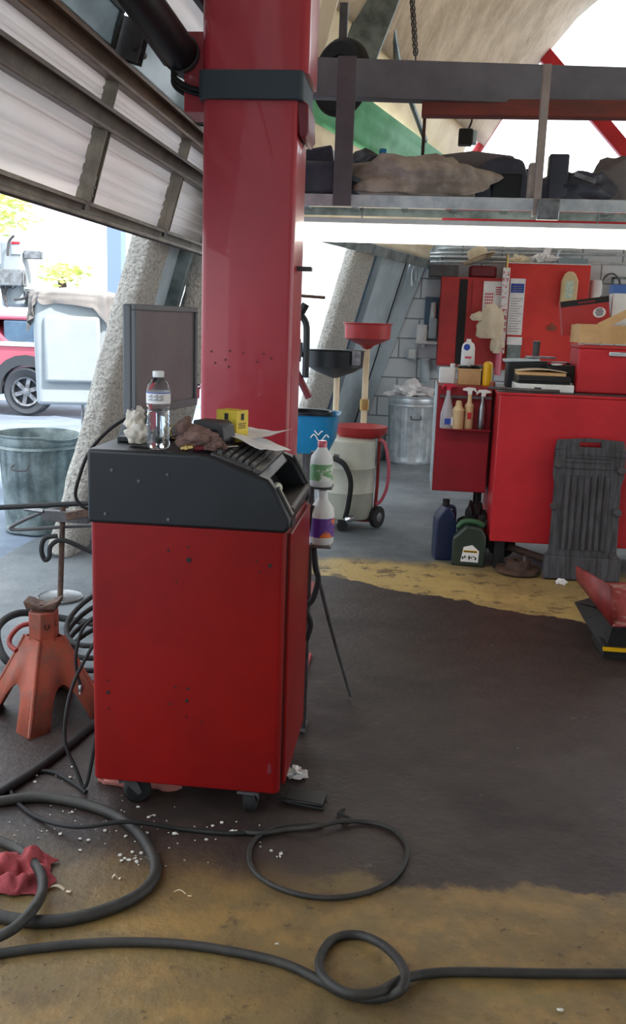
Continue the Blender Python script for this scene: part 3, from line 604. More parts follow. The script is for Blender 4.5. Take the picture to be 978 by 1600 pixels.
obj('neck', MB().prism([(-.045, -.033), (0, -.052), (.045, -.033), (.045, .033), (0, .052), (-.045, .033)], .275, .385), m_orange, js, bev=.004)
obj('post', MB().cyl((0, 0, .3), (0, 0, .41), .022), m_rust, js)
obj('saddle', MB().prismy([(-.062, .425), (-.052, .395), (.052, .395), (.062, .43), (.04, .422), (0, .405), (-.04, .420)], -.038, .038), m_rust, js, bev=.004)
obj('handle', MB().tube([(-.03, 0, .335), (-.075, -.02, .33), (-.105, -.04, .30), (-.105, -.06, .275), (-.075, -.085, .262)], .009, n=10), m_dkred, js)
obj('lettering', text_mb('U', .03, T_((.022, -.0475, .335)) @ Matrix.Rotation(math.radians(23), 4, 'Z') @ FRONT), m_blk, js)
obj('lettering', text_mb('C', .03, T_((.0458, -.012, .338)) @ Matrix.Rotation(math.radians(90), 4, 'Z') @ FRONT), m_blk, js)
# threaded support stand with round foot
pp = PZ(88, 935, 0)
st = thing('screw_stand', 'threaded steel rod on a round silver foot plate, left of the cart', 'stand', (pp.x+.02, pp.y, 0))
obj('foot_plate', MB().lathe([(0, .012), (.10, .012), (.108, .016), (.112, .012), (.108, 0), (0, 0)], 36, cap=False), m_steel, st)
rod = MB(); zz = .014; pr = []
while zz < .50: pr += [(.0125, zz), (.0150, zz+.004)]; zz += .008
rod.lathe(pr, 12, Matrix.Rotation(math.radians(3), 4, 'Y')); obj('threaded_rod', rod, m_rust, st)
obj('collar', MB().box(-.075, .16, -.022, .022, .40, .455), m_dksteel, st, bev=.003)
obj('arm', MB().tube([(-.16, -.03, .46), (-.07, -.02, .45)], .012, n=6), m_steel, st)
obj('frame', MB().tube([(.30, .1, .38), (.0, .05, .36), (-.2, .0, .345), (-.24, -.01, .36), (-.1, .06, .43), (.02, .08, .46)], .009, n=8, sm=4), m_dksteel, st)
obj('hook', MB().tube([(.0, -.02, .33), (-.06, -.03, .315), (-.075, -.04, .26), (-.06, -.04, .21), (-.035, -.04, .225), (-.03, -.03, .28), (.03, -.02, .31), (.15, 0, .26), (.26, .0, .22)], .012, n=8), m_black, st)
cl = thing('clamp', 'dark rusty steel clamp resting behind the cart on the rod stand', 'clamp', (-1.50, 4.25, .40))
obj('bar', MB().box(-.13, .13, -.02, .02, .06, .10, RY(-14)), m_rust, cl, bev=.003); obj('jaw', MB().box(-.02, .16, -.025, .025, -.06, -.02, RY(8)), m_dksteel, cl, bev=.003)
obj('body', MB().blob((.1, 0, .0), (.10, .05, .05), 3, .35, 1.5, 5), m_black, cl, ang=30)
a, b = PY(-40, 795, 3.9), PY(160, 785, 3.9)
single('steel_bar', MB().cyl(a, b, .012, n=8), m_black, 'long thin black bar reaching from the left edge to the cart', 'bar')
# ================================================================ trash cans
def trash_can(label, loc, rz, rad, h, mat, ribs=True, dent=0):
    t = thing('trash_can', label, 'trash can', loc, rz)
    n = 72; prof_ = [(rad*.82, 0), (rad*.84, .012), (rad*.83, .03), (rad*.845, .10), (rad*.86, h*.2), (rad*.93, h*.84), (rad*.975, h*.86), (rad*.94, h*.885), (rad*.975, h*.91), (rad*.96, h*.97), (rad, h*.985), (rad*1.0, h), (rad*.97, h), (rad*.93, h*.95), (rad*.82, .03), (0, .02)]
    vs = []; fs = []
    for i, (r, z) in enumerate(prof_):
        for k in range(n):
            a = 2*PI*k/n; rr = r
            if 3 <= i <= 5: rr += .006*(1 if (k % 4 < 2) else -1)
            if dent: rr -= dent*max(0, noise.noise(Vector((math.cos(a)*1.4, math.sin(a)*1.4, z*2.2)))) ; 
            zz = z-(dent*.5*max(0, math.cos(a+.6)-.75)*4 if 9 <= i <= 12 else 0)
            vs.append((rr*math.cos(a), rr*math.sin(a), zz))
    for i in range(len(prof_)-1):
        for k in range(n): a = i*n+k; b = i*n+(k+1) % n; fs.append((a, b, b+n, a+n))
    obj('can_body', MB().add(vs, fs), mat, t, ang=50)
    for s in (-90, 90):
        T = RZ(s-14)
        obj('handle', MB().tube([(rad*.96, -.05, h*.70), (rad*1.06, -.045, h*.66), (rad*1.06, .045, h*.66), (rad*.96, .05, h*.70)], .006, n=8).add([v for v in ((rad*.945, -.065, h*.66), (rad*.955, .065, h*.66), (rad*.965, .065, h*.76), (rad*.965, -.065, h*.76))], [(0, 1, 2, 3)]) if False else MB().tube([T @ Vector(p) for p in ((rad*.95, -.05, h*.72), (rad*1.07, -.045, h*.68), (rad*1.07, .045, h*.68), (rad*.95, .05, h*.72))], .006, n=8), m_dksteel, t)
    return t
trash_can('dented grey metal bin, open and empty, outside the doorway at left', (-2.43, 5.80, 0), .2, .27, .64, m_galvd, dent=.05)
trash_can('shiny ribbed metal bin filled with rubbish, at the rear block wall', (-.02, 9.72, 0), .4, .265, .69, m_galv)
single('trash_bag', MB().blob((0, 0, 0), (.225, .225, .10), 4, .5, 2.2, 6), m_bag if False else m_paper, 'bunched white and clear rubbish bag heaped in the shiny bin', 'bag', base=(-.04, 9.72, .70), ang=25)
# ================================================================ oil service gear behind the post
dr_ = thing('oil_drainer', 'beige wheeled waste-oil drum with red top and hose, behind the post', 'oil drainer', (-.43, 6.42, 0))
obj('drum', MB().lathe([(.0, .07), (.16, .07), (.175, .09), (.178, .25), (.184, .258), (.178, .266), (.178, .42), (.184, .428), (.178, .436), (.178, .60), (.172, .615), (.14, .625), (0, .63)], 40, cap=False), m_drum, dr_)
obj('red_top', MB().lathe([(.10, .62), (.15, .625), (.185, .66), (.19, .70), (.182, .70), (.13, .66), (0, .65)], 32, T_((.06, .12, .0)), cap=False), m_cab, dr_)
for s in (-1, 1):
    w = obj('wheel', MB().lathe([(0, -.02), (.05, -.02), (.075, -.018), (.078, 0), (.075, .018), (.05, .02), (0, .02)], 28, T_((.21 if s > 0 else -.19, -.02, .08)) @ RZ(60) @ RX(90), cap=False), m_black, dr_)
    obj('hub', MB().lathe([(0, -.026), (.045, -.024), (.05, -.018), (.05, .018), (0, .024)], 20, T_((.21 if s > 0 else -.19, -.02, .08)) @ RZ(60) @ RX(90), cap=False), m_steel, w)
obj('front_caster', MB().lathe([(0, -.015), (.035, -.015), (.038, 0), (.035, .015), (0, .015)], 20, T_((-.02, -.19, .038)) @ RX(90), cap=False).box(-.05, .01, -.2, -.1, .05, .075), m_black, dr_)
obj('frame', MB().box(-.2, .22, -.05, .0, .045, .072).tube([(.19, -.02, .08), (.2, .02, .3), (.2, .02, .66)], .012, n=8, sm=2), m_dkred, dr_)
obj('front_hose', MB().tube([(-.1, -.16, .5), (-.02, -.23, .47), (.03, -.25, .36), (.02, -.24, .2), (.0, -.22, .1)], .018, n=10), m_black, dr_)
vl = obj('valve', MB().lathe([(.02, -.03), (.024, .0), (.02, .03)], 14, T_((.035, -.24, .10)) @ RY(70)), m_chrome, dr_)
obj('latch', MB().box(-.10, -.06, -.17, -.15, .48, .53), m_steel, dr_, bev=.003)
obj('side_hose', MB().tube([(.2, .0, .62), (.24, -.02, .60), (.275, -.03, .45), (.27, -.03, .3), (.235, -.02, .2), (.2, -.02, .17)], .012, n=8), m_pink, dr_)
mast = thing('drain_funnel', 'round red drain funnel on a tall pale mast above the drum', 'funnel', (-.37, 6.90, 0))
obj('mast', MB().rbox(-.022, .022, -.022, .022, .0, 1.24, .008), m_cream, mast)
obj('foot', MB().rbox(-.10, .10, -.10, .12, 0, .03, .04), m_dkred, mast, bev=.004)
obj('collar', MB().rbox(-.032, .032, -.032, .032, .78, .86, .01), m_brass, mast)
obj('bowl', MB().lathe([(.02, 1.22), (.05, 1.25), (.10, 1.27), (.165, 1.30), (.17, 1.40), (.182, 1.405), (.182, 1.412), (.162, 1.41), (.158, 1.31), (.04, 1.265)], 36, cap=False), m_maroon if False else m_cab, mast)
m2 = thing('drain_funnel', 'black round drain funnel beside the red one, near the post', 'funnel', (-.68, 6.66, 0))
obj('mast', MB().cyl((.11, .1, 0), (.11, .1, 1.03), .022).cyl((.0, .0, .62), (.11, .1, .66), .014), m_cream, m2)
obj('foot', MB().rbox(.03, .19, .03, .2, 0, .02, .03), m_dksteel, m2)
obj('bowl', MB().lathe([(.02, 1.03), (.06, 1.045), (.14, 1.075), (.20, 1.11), (.205, 1.22), (.215, 1.225), (.2, 1.222), (.19, 1.12), (.03, 1.05)], 36, T_((.10, 0, -.01)), cap=False), m_blackp, m2)
obj('clip', MB().box(.23, .29, -.17, -.13, 1.12, 1.22), m_steel, m2, bev=.003)
# blue tub on a leg
tb = thing('drain_tub', 'blue rectangular drain tub with black inner, right of the post', 'tub', (-.62, 5.45, 0))
obj('tub', MB().add(*(lambda: (
    [(x*sx, y*sy, z) for z, sx, sy in ((.66, .13, .15), (.735, .165, .185), (.88, .18, .20), (.885, .19, .21), (.87, .172, .192), (.70, .14, .16)) for x, y in [(math.copysign(abs(math.cos(2*PI*k/32))**.45, math.cos(2*PI*k/32)), math.copysign(abs(math.sin(2*PI*k/32))**.45, math.sin(2*PI*k/32))) for k in range(32)]],
    [(i*32+k, i*32+(k+1) % 32, (i+1)*32+(k+1) % 32, (i+1)*32+k) for i in range(5) for k in range(32)]+[list(range(32)), list(range(160, 192))]))()), m_blue, tb, ang=45)
obj('inner_lining', MB().lathe([(.13, .86), (.125, .80), (0, .79)], 28, T_((-.01, .01, .012)), cap=False).lathe([(.135, .892), (.155, .895), (.155, .86), (.13, .86)], 28, T_((-.01, .01, .0)), cap=False), m_blackp, tb)
obj('stem', MB().cyl((0, .03, .02), (0, .03, .68), .03), m_dksteel, tb); obj('foot', MB().rbox(-.2, .03, -.06, .2, 0, .03, .03), m_dksteel, tb)
sw = MB().tube([(.04+.015*k, -.2035-.0, .76+.02*math.sin(k*1.3)) for k in range(8)], .004, n=6).tube([(.06+.012*k, -.2, .79+.012*math.cos(k*1.7)) for k in range(5)], .004, n=6)
obj('lettering', sw, m_white, tb)
# spring compressor beside the post
sp_ = thing('spring_compressor', 'dark spring compressor tool with T-handle, standing behind the post', 'tool', (-.62, 4.7, 0))
obj('stand_pole', MB().cyl((.0, 0, .02), (.0, 0, 1.52), .012), m_steel, sp_)
def loc(px, py): p = PY(px, py, 4.7); return (p.x+.62, 0, p.z)
obj('t_handle', MB().tube([loc(455, 461), loc(508, 465)], .008, n=8).cyl(loc(463, 461), loc(464, 520), .010).cyl(loc(463, 449), loc(463, 461), .014), m_rust, sp_)
obj('upper_jaw', MB().tube([loc(460, 500), loc(468, 492), loc(478, 475)], .020, n=8, sm=3).tube([loc(470, 492), loc(478, 505), loc(479, 530), loc(477, 590)], .017, n=8, sm=3), m_blackp, sp_)
obj('lower_jaw', MB().tube([loc(460, 575), loc(470, 595), loc(483, 622)], .018, n=8, sm=3).tube([loc(468, 590), loc(458, 612)], .014, n=8, sm=1), m_maroon, sp_)
for y in (533, 561): obj('clamp_bolt', MB().cyl(loc(454, y), loc(470, y), .013), m_chrome, sp_)
obj('screw_housing', MB().cyl(loc(467, 535), loc(467, 558), .02).cyl(loc(458, 500), loc(458, 620), .016), m_dksteel, sp_)
obj('knob', MB().blob(loc(475, 498), (.014, .014, .014), 3, .02), m_white, sp_)
obj('foot', MB().rbox(-.15, .15, -.12, .15, 0, .03, .04), m_dkred, sp_, bev=.004)
obj('red_frame', MB().box(-.05, .02, .02, .08, .03, .98), m_cab, sp_, bev=.004)
# ---- cleaning bottles standing on a slim shelf at the cart's far side
q1 = PY(500, 848, 3.0); shx = q1.x
shf = thing('wire_caddy', 'slim dark caddy holding two bottles at the cart\'s right side', 'caddy', (shx, 3.0, 0))
obj('upright', MB().box(-.045, -.030, .03, .05, .0, q1.z+.30), m_dksteel, shf)
obj('foot', MB().box(-.12, -.03, .0, .10, 0, .012), m_dksteel, shf)
obj('shelf', MB().box(-.045, .04, -.035, .05, q1.z-.012, q1.z), m_steel, shf, bev=.003)
obj('upper_shelf', MB().box(-.045, .035, -.03, .05, q1.z+.185, q1.z+.193), m_dksteel, shf, bev=.003)
def spray(name, label, c, h, mat, capm, labm, rz=0, r=.036, group=None):
    t = thing(name, label, 'bottle', c, rz, group)
    obj('bottle_body', MB().lathe([(0, 0), (r*.9, 0), (r, .008), (r, h*.55), (r*.92, h*.66), (r*.45, h*.82), (r*.36, h*.9), (0, h*.9)], 24, cap=False), mat, t)
    obj('cap', MB().lathe([(r*.42, h*.86), (r*.42, h*.97), (r*.34, h), (0, h)], 18, cap=False), capm, t)
    if labm: obj('label', MB().lathe([(r*1.015, h*.14), (r*1.015, h*.5)], 24, cap=False), labm, t)
    return t
m_purp = M('purple_label', (92, 50, 140), (220, 110, 40), scale=14, rough=.4, lo=.52, hi=.56)
m_grnl = M('green_label', (110, 160, 110), (220, 226, 220), scale=18, rough=.4, lo=.48, hi=.54)
spray('cleaner_bottle', 'white bottle with purple and orange label beside the cart console', (shx+.003, 3.0, q1.z), .18, m_white, m_white, m_purp, r=.042)
spray('cleaner_bottle', 'white bottle with green label and pink cap above the purple one', (shx-.004, 3.0, q1.z+.193), .15, m_white, m_pink, m_grnl, r=.038)
rod_ = MB().tube([PY(488, 772, 3.1), PY(492, 860, 3.1), PY(502, 920, 3.05), PZ(522, 1000, .25), PZ(548, 1088, .012)], .007, n=8)
single('probe_rod', rod_, m_dksteel, 'thin dark probe rod slanting from the caddy to the bare floor', 'rod')
cable([(486, 790, 2.98), (492, 880, 2.98), (497, 905, 2.97), (489, 935, 2.96), (478, 950, 2.95), (485, 975, 2.95), (478, 1000, 2.95)], .010, 'black coiled cable hanging at the right side of the cart')
# ================================================================ workbench at the right
bn = thing('workbench', 'long bright red steel workbench against the right, grey mat leaning on it', 'workbench', (1.25, 5.78, 0))
obj('body', MB().box(-.765, .95, -.33, .35, .17, 1.035), m_bench, bn, bev=.006)
obj('worktop', MB().box(-.775, .96, -.335, .36, 1.035, 1.05), m_bench, bn, bev=.003)
obj('top_sheet', MB().box(-.775, .96, -.31, .36, 1.05, 1.056), m_dkgrey, bn)  # thin dark grey sheet on the worktop, set back from its front
for x in (-.70, .85):
    for y in (-.27, .28): obj('leg', MB().box(x-.03, x+.03, y-.03, y+.03, 0, .17), m_black, bn)
sd = thing('side_cabinet', 'darker red raised cabinet with spray bottles hooked on it, left of the bench', 'cabinet', (.30, 6.02, 0))
m_side = M('dark_side_red', (150, 26, 42), (136, 24, 38), scale=4, rough=.5)  # the cabinet's own red, darker than the bench
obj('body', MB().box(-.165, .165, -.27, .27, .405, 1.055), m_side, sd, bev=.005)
obj('edge_trim', MB().box(-.172, -.165, -.27, .27, .405, 1.055), m_panel, sd)
for y in (.2, -.1):
    for x in (.14,): obj('leg', MB().box(x-.015, x+.015, y-.015, y+.015, 0, .41), m_black, sd)
obj('holder_rail', MB().box(-.15, .16, -.30, -.27, .985, 1.0), m_dksteel, sd)
obj('bottle_ledge', MB().box(-.13, .165, -.35, -.27, .795, .803), m_side, sd, bev=.002)
# creeper leaning on the bench
cr = thing('creeper', 'worn grey ribbed plastic mechanic\'s creeper leaning upright against the bench', 'creeper', (1.015, 5.335, 0.012), 0, None,
           T_((1.005, 5.30, .006)) @ RX(-6))
def crp(x0, x1, z0, z1, y0, y1, T=None): return MB().box(x0, x1, y0, y1, z0, z1, T)
ol = [(-.185, .8), (-.195, .77), (-.195, .60), (-.185, .55), (-.19, .25), (-.19, .16), (-.215, .13), (-.215, 0), (.215, 0), (.215, .13), (.19, .16), (.19, .25), (.185, .55), (.20, .60), (.20, .78), (.185, .805), (0, .815)]
hole = [(-.055, .765), (.055, .765), (.055, .79), (-.055, .79)]
mbo = MB().prismy([(x, z) for x, z in ol if z <= .76]+[] , 0, .035)
top1 = MB().prismy([(-.195, .74), (-.185, .8), (-.06, .812), (-.06, .755)], 0, .035).prismy([(.06, .755), (.06, .812), (.185, .805), (.2, .74)], 0, .035).prismy([(-.06, .79), (-.06, .812), (0, .815), (.06, .812), (.06, .79)], 0, .035).prismy([(-.195, .74), (-.06, .764), (.06, .764), (.2, .74), (.2, .70), (-.195, .70)], 0, .035)
mbo = MB().prismy([(-.195, .72), (-.195, .60), (-.185, .55), (-.19, .16), (-.215, .13), (-.215, 0), (.215, 0), (.215, .13), (.19, .16), (.185, .55), (.20, .60), (.20, .72)], 0, .035)
mbo.v += [Vector(v) for v in top1.v]; n0 = len(mbo.v)-len(top1.v); mbo.f += [[i+n0 for i in f] for f in top1.f]
obj('board', mbo, m_mat, cr, bev=.004)
for k in range(7): x = -.125+k*.037; obj('rib', MB().box(x, x+.022, -.010, .0, .17, .60), m_mat, cr, bev=.004)
for z in (.64, .675, .70): obj('cross_rib', MB().box(-.13, .13, -.008, 0, z, z+.012), m_mat, cr, bev=.003)
for x, z in ((-.175, .66), (-.18, .42), (.18, .64), (.175, .40), (.17, .15)): obj('corner_cap', MB().lathe([(0, 0), (.02, 0), (.024, .012), (.018, .022), (0, .022)], 14, T_((x, 0, z)) @ RX(90), cap=False), m_dksteel, cr)
obj('foot_block', MB().box(-.215, .215, -.02, .0, .0, .135), m_mat, cr, bev=.008)
# jugs under the side cabinet
def jug(label, c, w, d, h, mat, rz, capm, group=None):
    t = thing('oil_jug', label, 'jug', c, rz)
    obj('jug_body', MB().prismy([(-w, 0), (w, 0), (w, h*.62), (w*.72, h*.80), (w*.2, h*.90), (-w*.15, h*.90), (-w*.95, h*.72), (-w, h*.66)], -d, d), mat, t, bev=.012, seg=3)
    obj('cap', MB().cyl((w*.02, 0, h*.89), (w*.02, 0, h), .022), capm, t)
    obj('grip', MB().tube([(w*.25, 0, h*.88), (w*.85, 0, h*.85), (w*.95, 0, h*.6)], .012, n=8), mat, t); return t
jug('tall navy blue oil jug under the side cabinet', (.225, 5.66, 0), .062, .075, .37, m_jug, .15, m_black)
j2 = thing('oil_jug', 'squat dark jug with green top and white and yellow label, beside the bench', 'jug', (.375, 5.53, 0), -.1)
obj('jug_body', MB().prismy([(-.10, 0), (.10, 0), (.10, .19), (.07, .24), (-.02, .25), (-.10, .17)], -.06, .06), M('dark_green_plastic', (44, 56, 48), rough=.35), j2, bev=.014, seg=3)
obj('green_top', MB().tube([(-.075, 0, .225), (-.04, 0, .262), (.03, 0, .265), (.08, 0, .245)], .018, n=10), m_gbox, j2)
lb_ = obj('label', MB().prismy([(-.045, .03), (.06, .03), (.062, .10), (.02, .135), (-.03, .12)], -.0615, -.060), m_paper, j2)
obj('yellow_stripe', MB().box(-.03, .052, -.0625, -.0615, .088, .102), m_yelp, lb_)
lt = MB()
for k in range(8): lt.box(-.026+k*.0095, -.019+k*.0095, -.0635, -.0625, .090, .099)
for k in range(7): lt.box(-.036+k*.0125, -.027+k*.0125, -.0625, -.0615, .045+.008*(k % 3), .062+.006*(k % 2))
obj('lettering', lt, m_blk, lb_)
single('rubbish_bag', MB().blob((0, 0, .17), (.085, .075, .17), 4, .35, 2, 31), m_black, 'crumpled black bag bulging up behind the two oil jugs', 'bag', base=(.41, 5.74, -.03), ang=30)
rt = thing('brake_rotor', 'rusty round brake rotor lying under the bench beside the creeper', 'rotor', (.66, 5.40, 0))
obj('disc', MB().lathe([(.04, .012), (.13, .012), (.13, .032), (.075, .034), (.07, .075), (.035, .078), (.035, .05)], 36, cap=False), m_rust, rt); obj('stud', MB().cyl((.03, -.02, .07), (.03, -.02, .11), .010), m_steel, rt)
single('drive_shaft', MB().cyl((-.16, .05, .12), (.14, -.03, .05), .022).blob((.15, -.03, .05), (.04, .03, .03), 3, .2, 2, 3), m_rust, 'rusty shaft leaning over the rotor in the dark under the bench', 'car part', base=(.77, 5.50, 0))
single('wheel_hub', MB().lathe([(.03, 0), (.08, .0), (.085, .05), (.05, .06), (.04, .10), (0, .10)], 24, RX(70)), m_black, 'dark round hub standing under the left end of the bench', 'car part', base=(.58, 5.72, .09))
single('paper_scrap', MB().blob((0, 0, .012), (.028, .018, .018), 3, .5, 2, 2), m_paper, 'crumpled white scrap on the yellow floor before the creeper', 'scrap', base=tuple(PZ(876, 913, 0)), ang=20)
# ---- on the bench
Zb = 1.057
tc = thing('tool_chest', 'red steel tool chest with a chrome handle on the bench', 'tool chest', (1.14, 5.72, Zb))
obj('body', MB().box(-.215, .25, -.14, .16, 0, .255), m_bench, tc, bev=.008); obj('lid', MB().box(-.218, .253, -.143, .163, .255, .275), m_cab, tc, bev=.005)
obj('handle', MB().box(-.045, .20, -.155, -.14, .215, .242), m_chrome, tc, bev=.004)
cbx = thing('cardboard_box', 'open brown cardboard box with raised flap on the red tool chest', 'box', (1.09, 5.70, Zb+.285), math.radians(4))
obj('carton', MB().box(-.18, .24, -.11, .11, 0, .105), m_card, cbx, bev=.002)
obj('flap', MB().box(0, .28, -.112, -.106, 0, .045, T_((-.06, 0, .075)) @ RY(-28)), m_card, cbx); obj('flap', MB().box(-.18, -.06, -.112, .0, .105, .109), m_card, cbx)
rb = thing('red_carton', 'red carton with dark top edge and round logo behind the cardboard box', 'box', (1.02, 5.86, Zb+.36), math.radians(3), None, T_((1.01, 5.85, Zb+.345)) @ RY(-9))
obj('carton', MB().box(-.15, .13, -.04, .04, 0, .20), m_cab, rb, bev=.002); obj('dark_strip', MB().box(-.151, .131, -.0415, -.04, .165, .20), m_blk, rb)
obj('edge_lettering', text_mb('MOTORCRAFT'[:0] or 'ooooooooo', .02, T_((.0, -.042, .182)) @ FRONT), m_redl, rb)
obj('logo', MB().lathe([(0, 0), (.03, 0), (.03, .001), (0, .001)], 24, T_((.07, -.041, .11)) @ Matrix.Scale(1.25, 4, (1, 0, 0)) @ RX(90)), m_paper, rb)
lg = MB()
for k in range(5): lg.box(.045+.004*abs(k-2), .095-.004*abs(k-2), -.044, -.0425, .092+k*.009, .097+k*.009)
obj('logo_marks', lg, m_blk, rb)
cb2 = thing('blue_carton', 'white carton with blue lid stacked at the far right behind the cardboard box', 'box', (1.21, 5.88, Zb+.34))
obj('carton', MB().box(-.07, .16, -.04, .08, 0, .24), m_white, cb2); obj('lid', MB().box(-.075, .165, -.045, .085, .24, .29), M('blue_lid', (70, 110, 180), rough=.5), cb2)
for k, (px, py, r) in enumerate(((905, 537, .018), (935, 539, .014))):
    p = PY(px, py, 5.64); single('bottle_cap', MB().lathe([(r, 0), (r, .008), (0, .010)], 20), m_white, ['pale round cap at the left end of the tool chest lid', 'small white lid lying on the tool chest before the carton'][k], 'cap', base=(p.x+.01, 5.62, Zb+.275))
# pile of books, binders, trays at the bench's left end
p0 = (.72, 5.62)
wbx = thing('white_tray', 'flat white box at the bottom of the paper pile on the bench', 'box', (p0[0]+.02, p0[1], Zb))
obj('tray', MB().box(-.165, .165, -.12, .12, 0, .045), m_white, wbx, bev=.005); obj('label', MB().box(-.06, -.02, -.1212, -.12, .018, .026), m_blk, wbx)
single('black_binder', MB().box(-.16, .14, -.11, .11, 0, .045).box(-.16, .14, -.118, -.10, .012, .03), m_blackp, 'black binder lying on the flat white box', 'binder', base=(p0[0]+.02, p0[1], Zb+.046), rz=.05, bev=.006)
single('paper_stack', MB().box(-.15, .13, -.10, .10, 0, .018), m_card, 'stack of yellowed papers on top of the black binder', 'papers', base=(p0[0]+.01, p0[1], Zb+.092), rz=-.04, bev=.002)
single('manila_folder', MB().grid(lambda u, v: ((u-.5)*.28, (v-.5)*.2, .004+.012*math.sin(u*PI)), 10, 4), m_cream, 'curved manila folder on the yellowed papers', 'folder', base=(p0[0], p0[1], Zb+.111), solid=.003)
tr = thing('parts_tray', 'dark plastic parts tray piled with tools behind the paper stack', 'tray', (p0[0]-.01, p0[1]+.16, Zb))
obj('tray', MB().box(-.17, .20, -.035, .10, 0, .165), m_blackp, tr, bev=.01); obj('rim', MB().box(-.18, .03, -.04, .105, .165, .18, RY(-3)), m_panel, tr, bev=.003)
single('grey_tool_case', MB().rbox(-.09, .10, -.05, .05, 0, .15, .03), m_black, 'dark rounded case at the right end of the paper pile', 'case', base=(.85, 5.70, Zb+.0), bev=.01)
single('metal_plate', MB().box(-.075, .09, -.05, .05, 0, .012), m_steel, 'grey metal plate on top of the dark parts tray', 'plate', base=(.73, 5.80, Zb+.182), rz=.1, bev=.002)
single('spray_can', MB().lathe([(.020, 0), (.021, .004), (.021, .075), (.023, .078), (.023, .088), (0, .09)], 18), m_dksteel, 'short dark can with reddish rim standing on the bench pile', 'can', base=(.71, 5.80, Zb+.196))
single('red_pen', MB().cyl((-.05, 0, .008), (.06, .01, .006), .005, n=8), m_redl, 'thin red marker lying on top of the bench pile', 'pen', base=(.82, 5.70, Zb+.15))
single('white_saucer', MB().lathe([(0, .004), (.03, .0), (.036, .008), (.034, .009), (0, .006)], 20, cap=False), m_white, 'small white dish on top of the dark rounded case', 'dish', base=(.82, 5.66, Zb+.15))
single('bench_hose', MB().tube([(-.28, 0, .012), (-.2, -.03, .014), (-.1, -.03, .012), (.02, -.035, .010), (.12, -.02, .010)], .009, n=8), m_dksteel, 'dark hose lying along the front edge of the bench top', 'hose', base=(.70, 5.495, Zb))
single('tag_label', MB().box(-.012, .012, -.012, .012, 0, .05), m_white, 'small pale box left of the red tool chest', 'box', base=(.90, 5.62, Zb), bev=.003)
# ---- side cabinet's bottles
Zs = 1.056
j = thing('spray_bottle', 'clear spray bottle with red nozzle and blue label, leftmost on the side cabinet', 'bottle', (.20, 5.71, .803))
def trigger(t, mat, h, flip=1): obj('trigger_head', MB().prismy([(-.012, h), (.012, h), (.016, h+.022), (.045*flip, h+.026), (.045*flip, h+.036), (.012, h+.045), (-.03*flip, h+.042), (-.045*flip, h+.012), (-.038*flip, h+.012), (-.022*flip, h+.028), (-.012, h+.024)] if flip > 0 else [(-.012, h), (.012, h), (.012, h+.024), (.022, h+.028), (.038, h+.012), (.045, h+.012), (.03, h+.042), (-.012, h+.045), (-.045, h+.036), (-.045, h+.026), (-.016, h+.022)], -.010, .010), mat, t, bev=.002)
m_trans = M('translucent_plastic', (214, 212, 220), rough=.25, trans=.5)
obj('bottle_body', MB().lathe([(0, 0), (.040, 0), (.042, .01), (.040, .09), (.022, .165), (.013, .2), (.013, .23), (0, .23)], 24, cap=False), m_trans, j)
obj('blue_label', MB().box(-.015, .02, -.0435, -.040, .025, .06), m_bluel, j); obj('white_label', MB().box(.022, .036, -.040, -.03, .02, .07), m_paper, j); trigger(j, m_redl, .225)
j = thing('spray_bottle', 'cream bottle with shouldered neck hooked at the cabinet front, second from left', 'bottle', (.265, 5.70, .803))
obj('bottle_body', MB().lathe([(0, 0), (.034, 0), (.036, .006), (.036, .105), (.038, .112), (.020, .14), (.017, .165), (.012, .17), (0, .17)], 24, cap=False), m_amber, j)
j = thing('spray_bottle', 'slim cream bottle with white trigger, third on the side cabinet', 'bottle', (.33, 5.725, .803))
obj('bottle_body', MB().lathe([(0, 0), (.026, 0), (.028, .006), (.028, .13), (.03, .138), (.014, .16), (.012, .21), (0, .21)], 24, cap=False), m_amber, j); trigger(j, m_white, .205, -1); obj('red_print', MB().box(-.01, .014, -.0288, -.026, .06, .10), m_redl, j)
j = thing('spray_bottle', 'grey spray bottle with white curved trigger, nearest the bench', 'bottle', (.41, 5.725, .803))
obj('bottle_body', MB().lathe([(0, 0), (.022, 0), (.024, .006), (.024, .13), (.014, .16), (.012, .20), (0, .2)], 24, cap=False), m_steel, j); trigger(j, m_white, .195, 1)
j = thing('white_bottle', 'large white bottle with blue round label standing on the cardboard tray', 'bottle', (.315, 5.98, Zs+.115))
obj('bottle_body', MB().lathe([(0, 0), (.038, 0), (.043, .01), (.041, .11), (.034, .135), (.015, .15), (.014, .165), (0, .165)], 24, cap=False), m_white, j); obj('label', MB().lathe([(.0, 0), (.020, 0), (.02, .0015), (0, .0015)], 20, T_((-.012, -.042, .115)) @ RX(90)), m_bluel, j); obj('print', MB().box(-.02, .02, -.0435, -.041, .045, .06), m_pink, j)
single('cardboard_tray', MB().box(-.065, .075, -.06, .06, 0, .10).box(-.07, .08, -.065, .065, .088, .1), m_card, 'small brown cardboard box on the side cabinet', 'box', base=(.325, 5.97, Zs), bev=.002)
single('foil_pack', MB().blob((0, 0, .01), (.06, .03, .012), 3, .5, 2.4, 4), m_steel, 'silvery crumpled packet under the large white bottle', 'packet', base=(.325, 5.97, Zs+.1), ang=25)
j = thing('yellow_bottle', 'bright yellow ribbed bottle on the side cabinet near the bench', 'bottle', (.44, 5.92, Zs))
obj('bottle_body', MB().lathe([(0, 0), (.028, 0)]+[(.031-(.002 if k % 2 else 0), .01+k*.009) for k in range(13)]+[(.026, .138), (.012, .148), (0, .148)], 24, cap=False), m_yelp, j)
j = thing('white_jug', 'translucent white jug at the left end of the side cabinet', 'jug', (.195, 5.98, Zs))
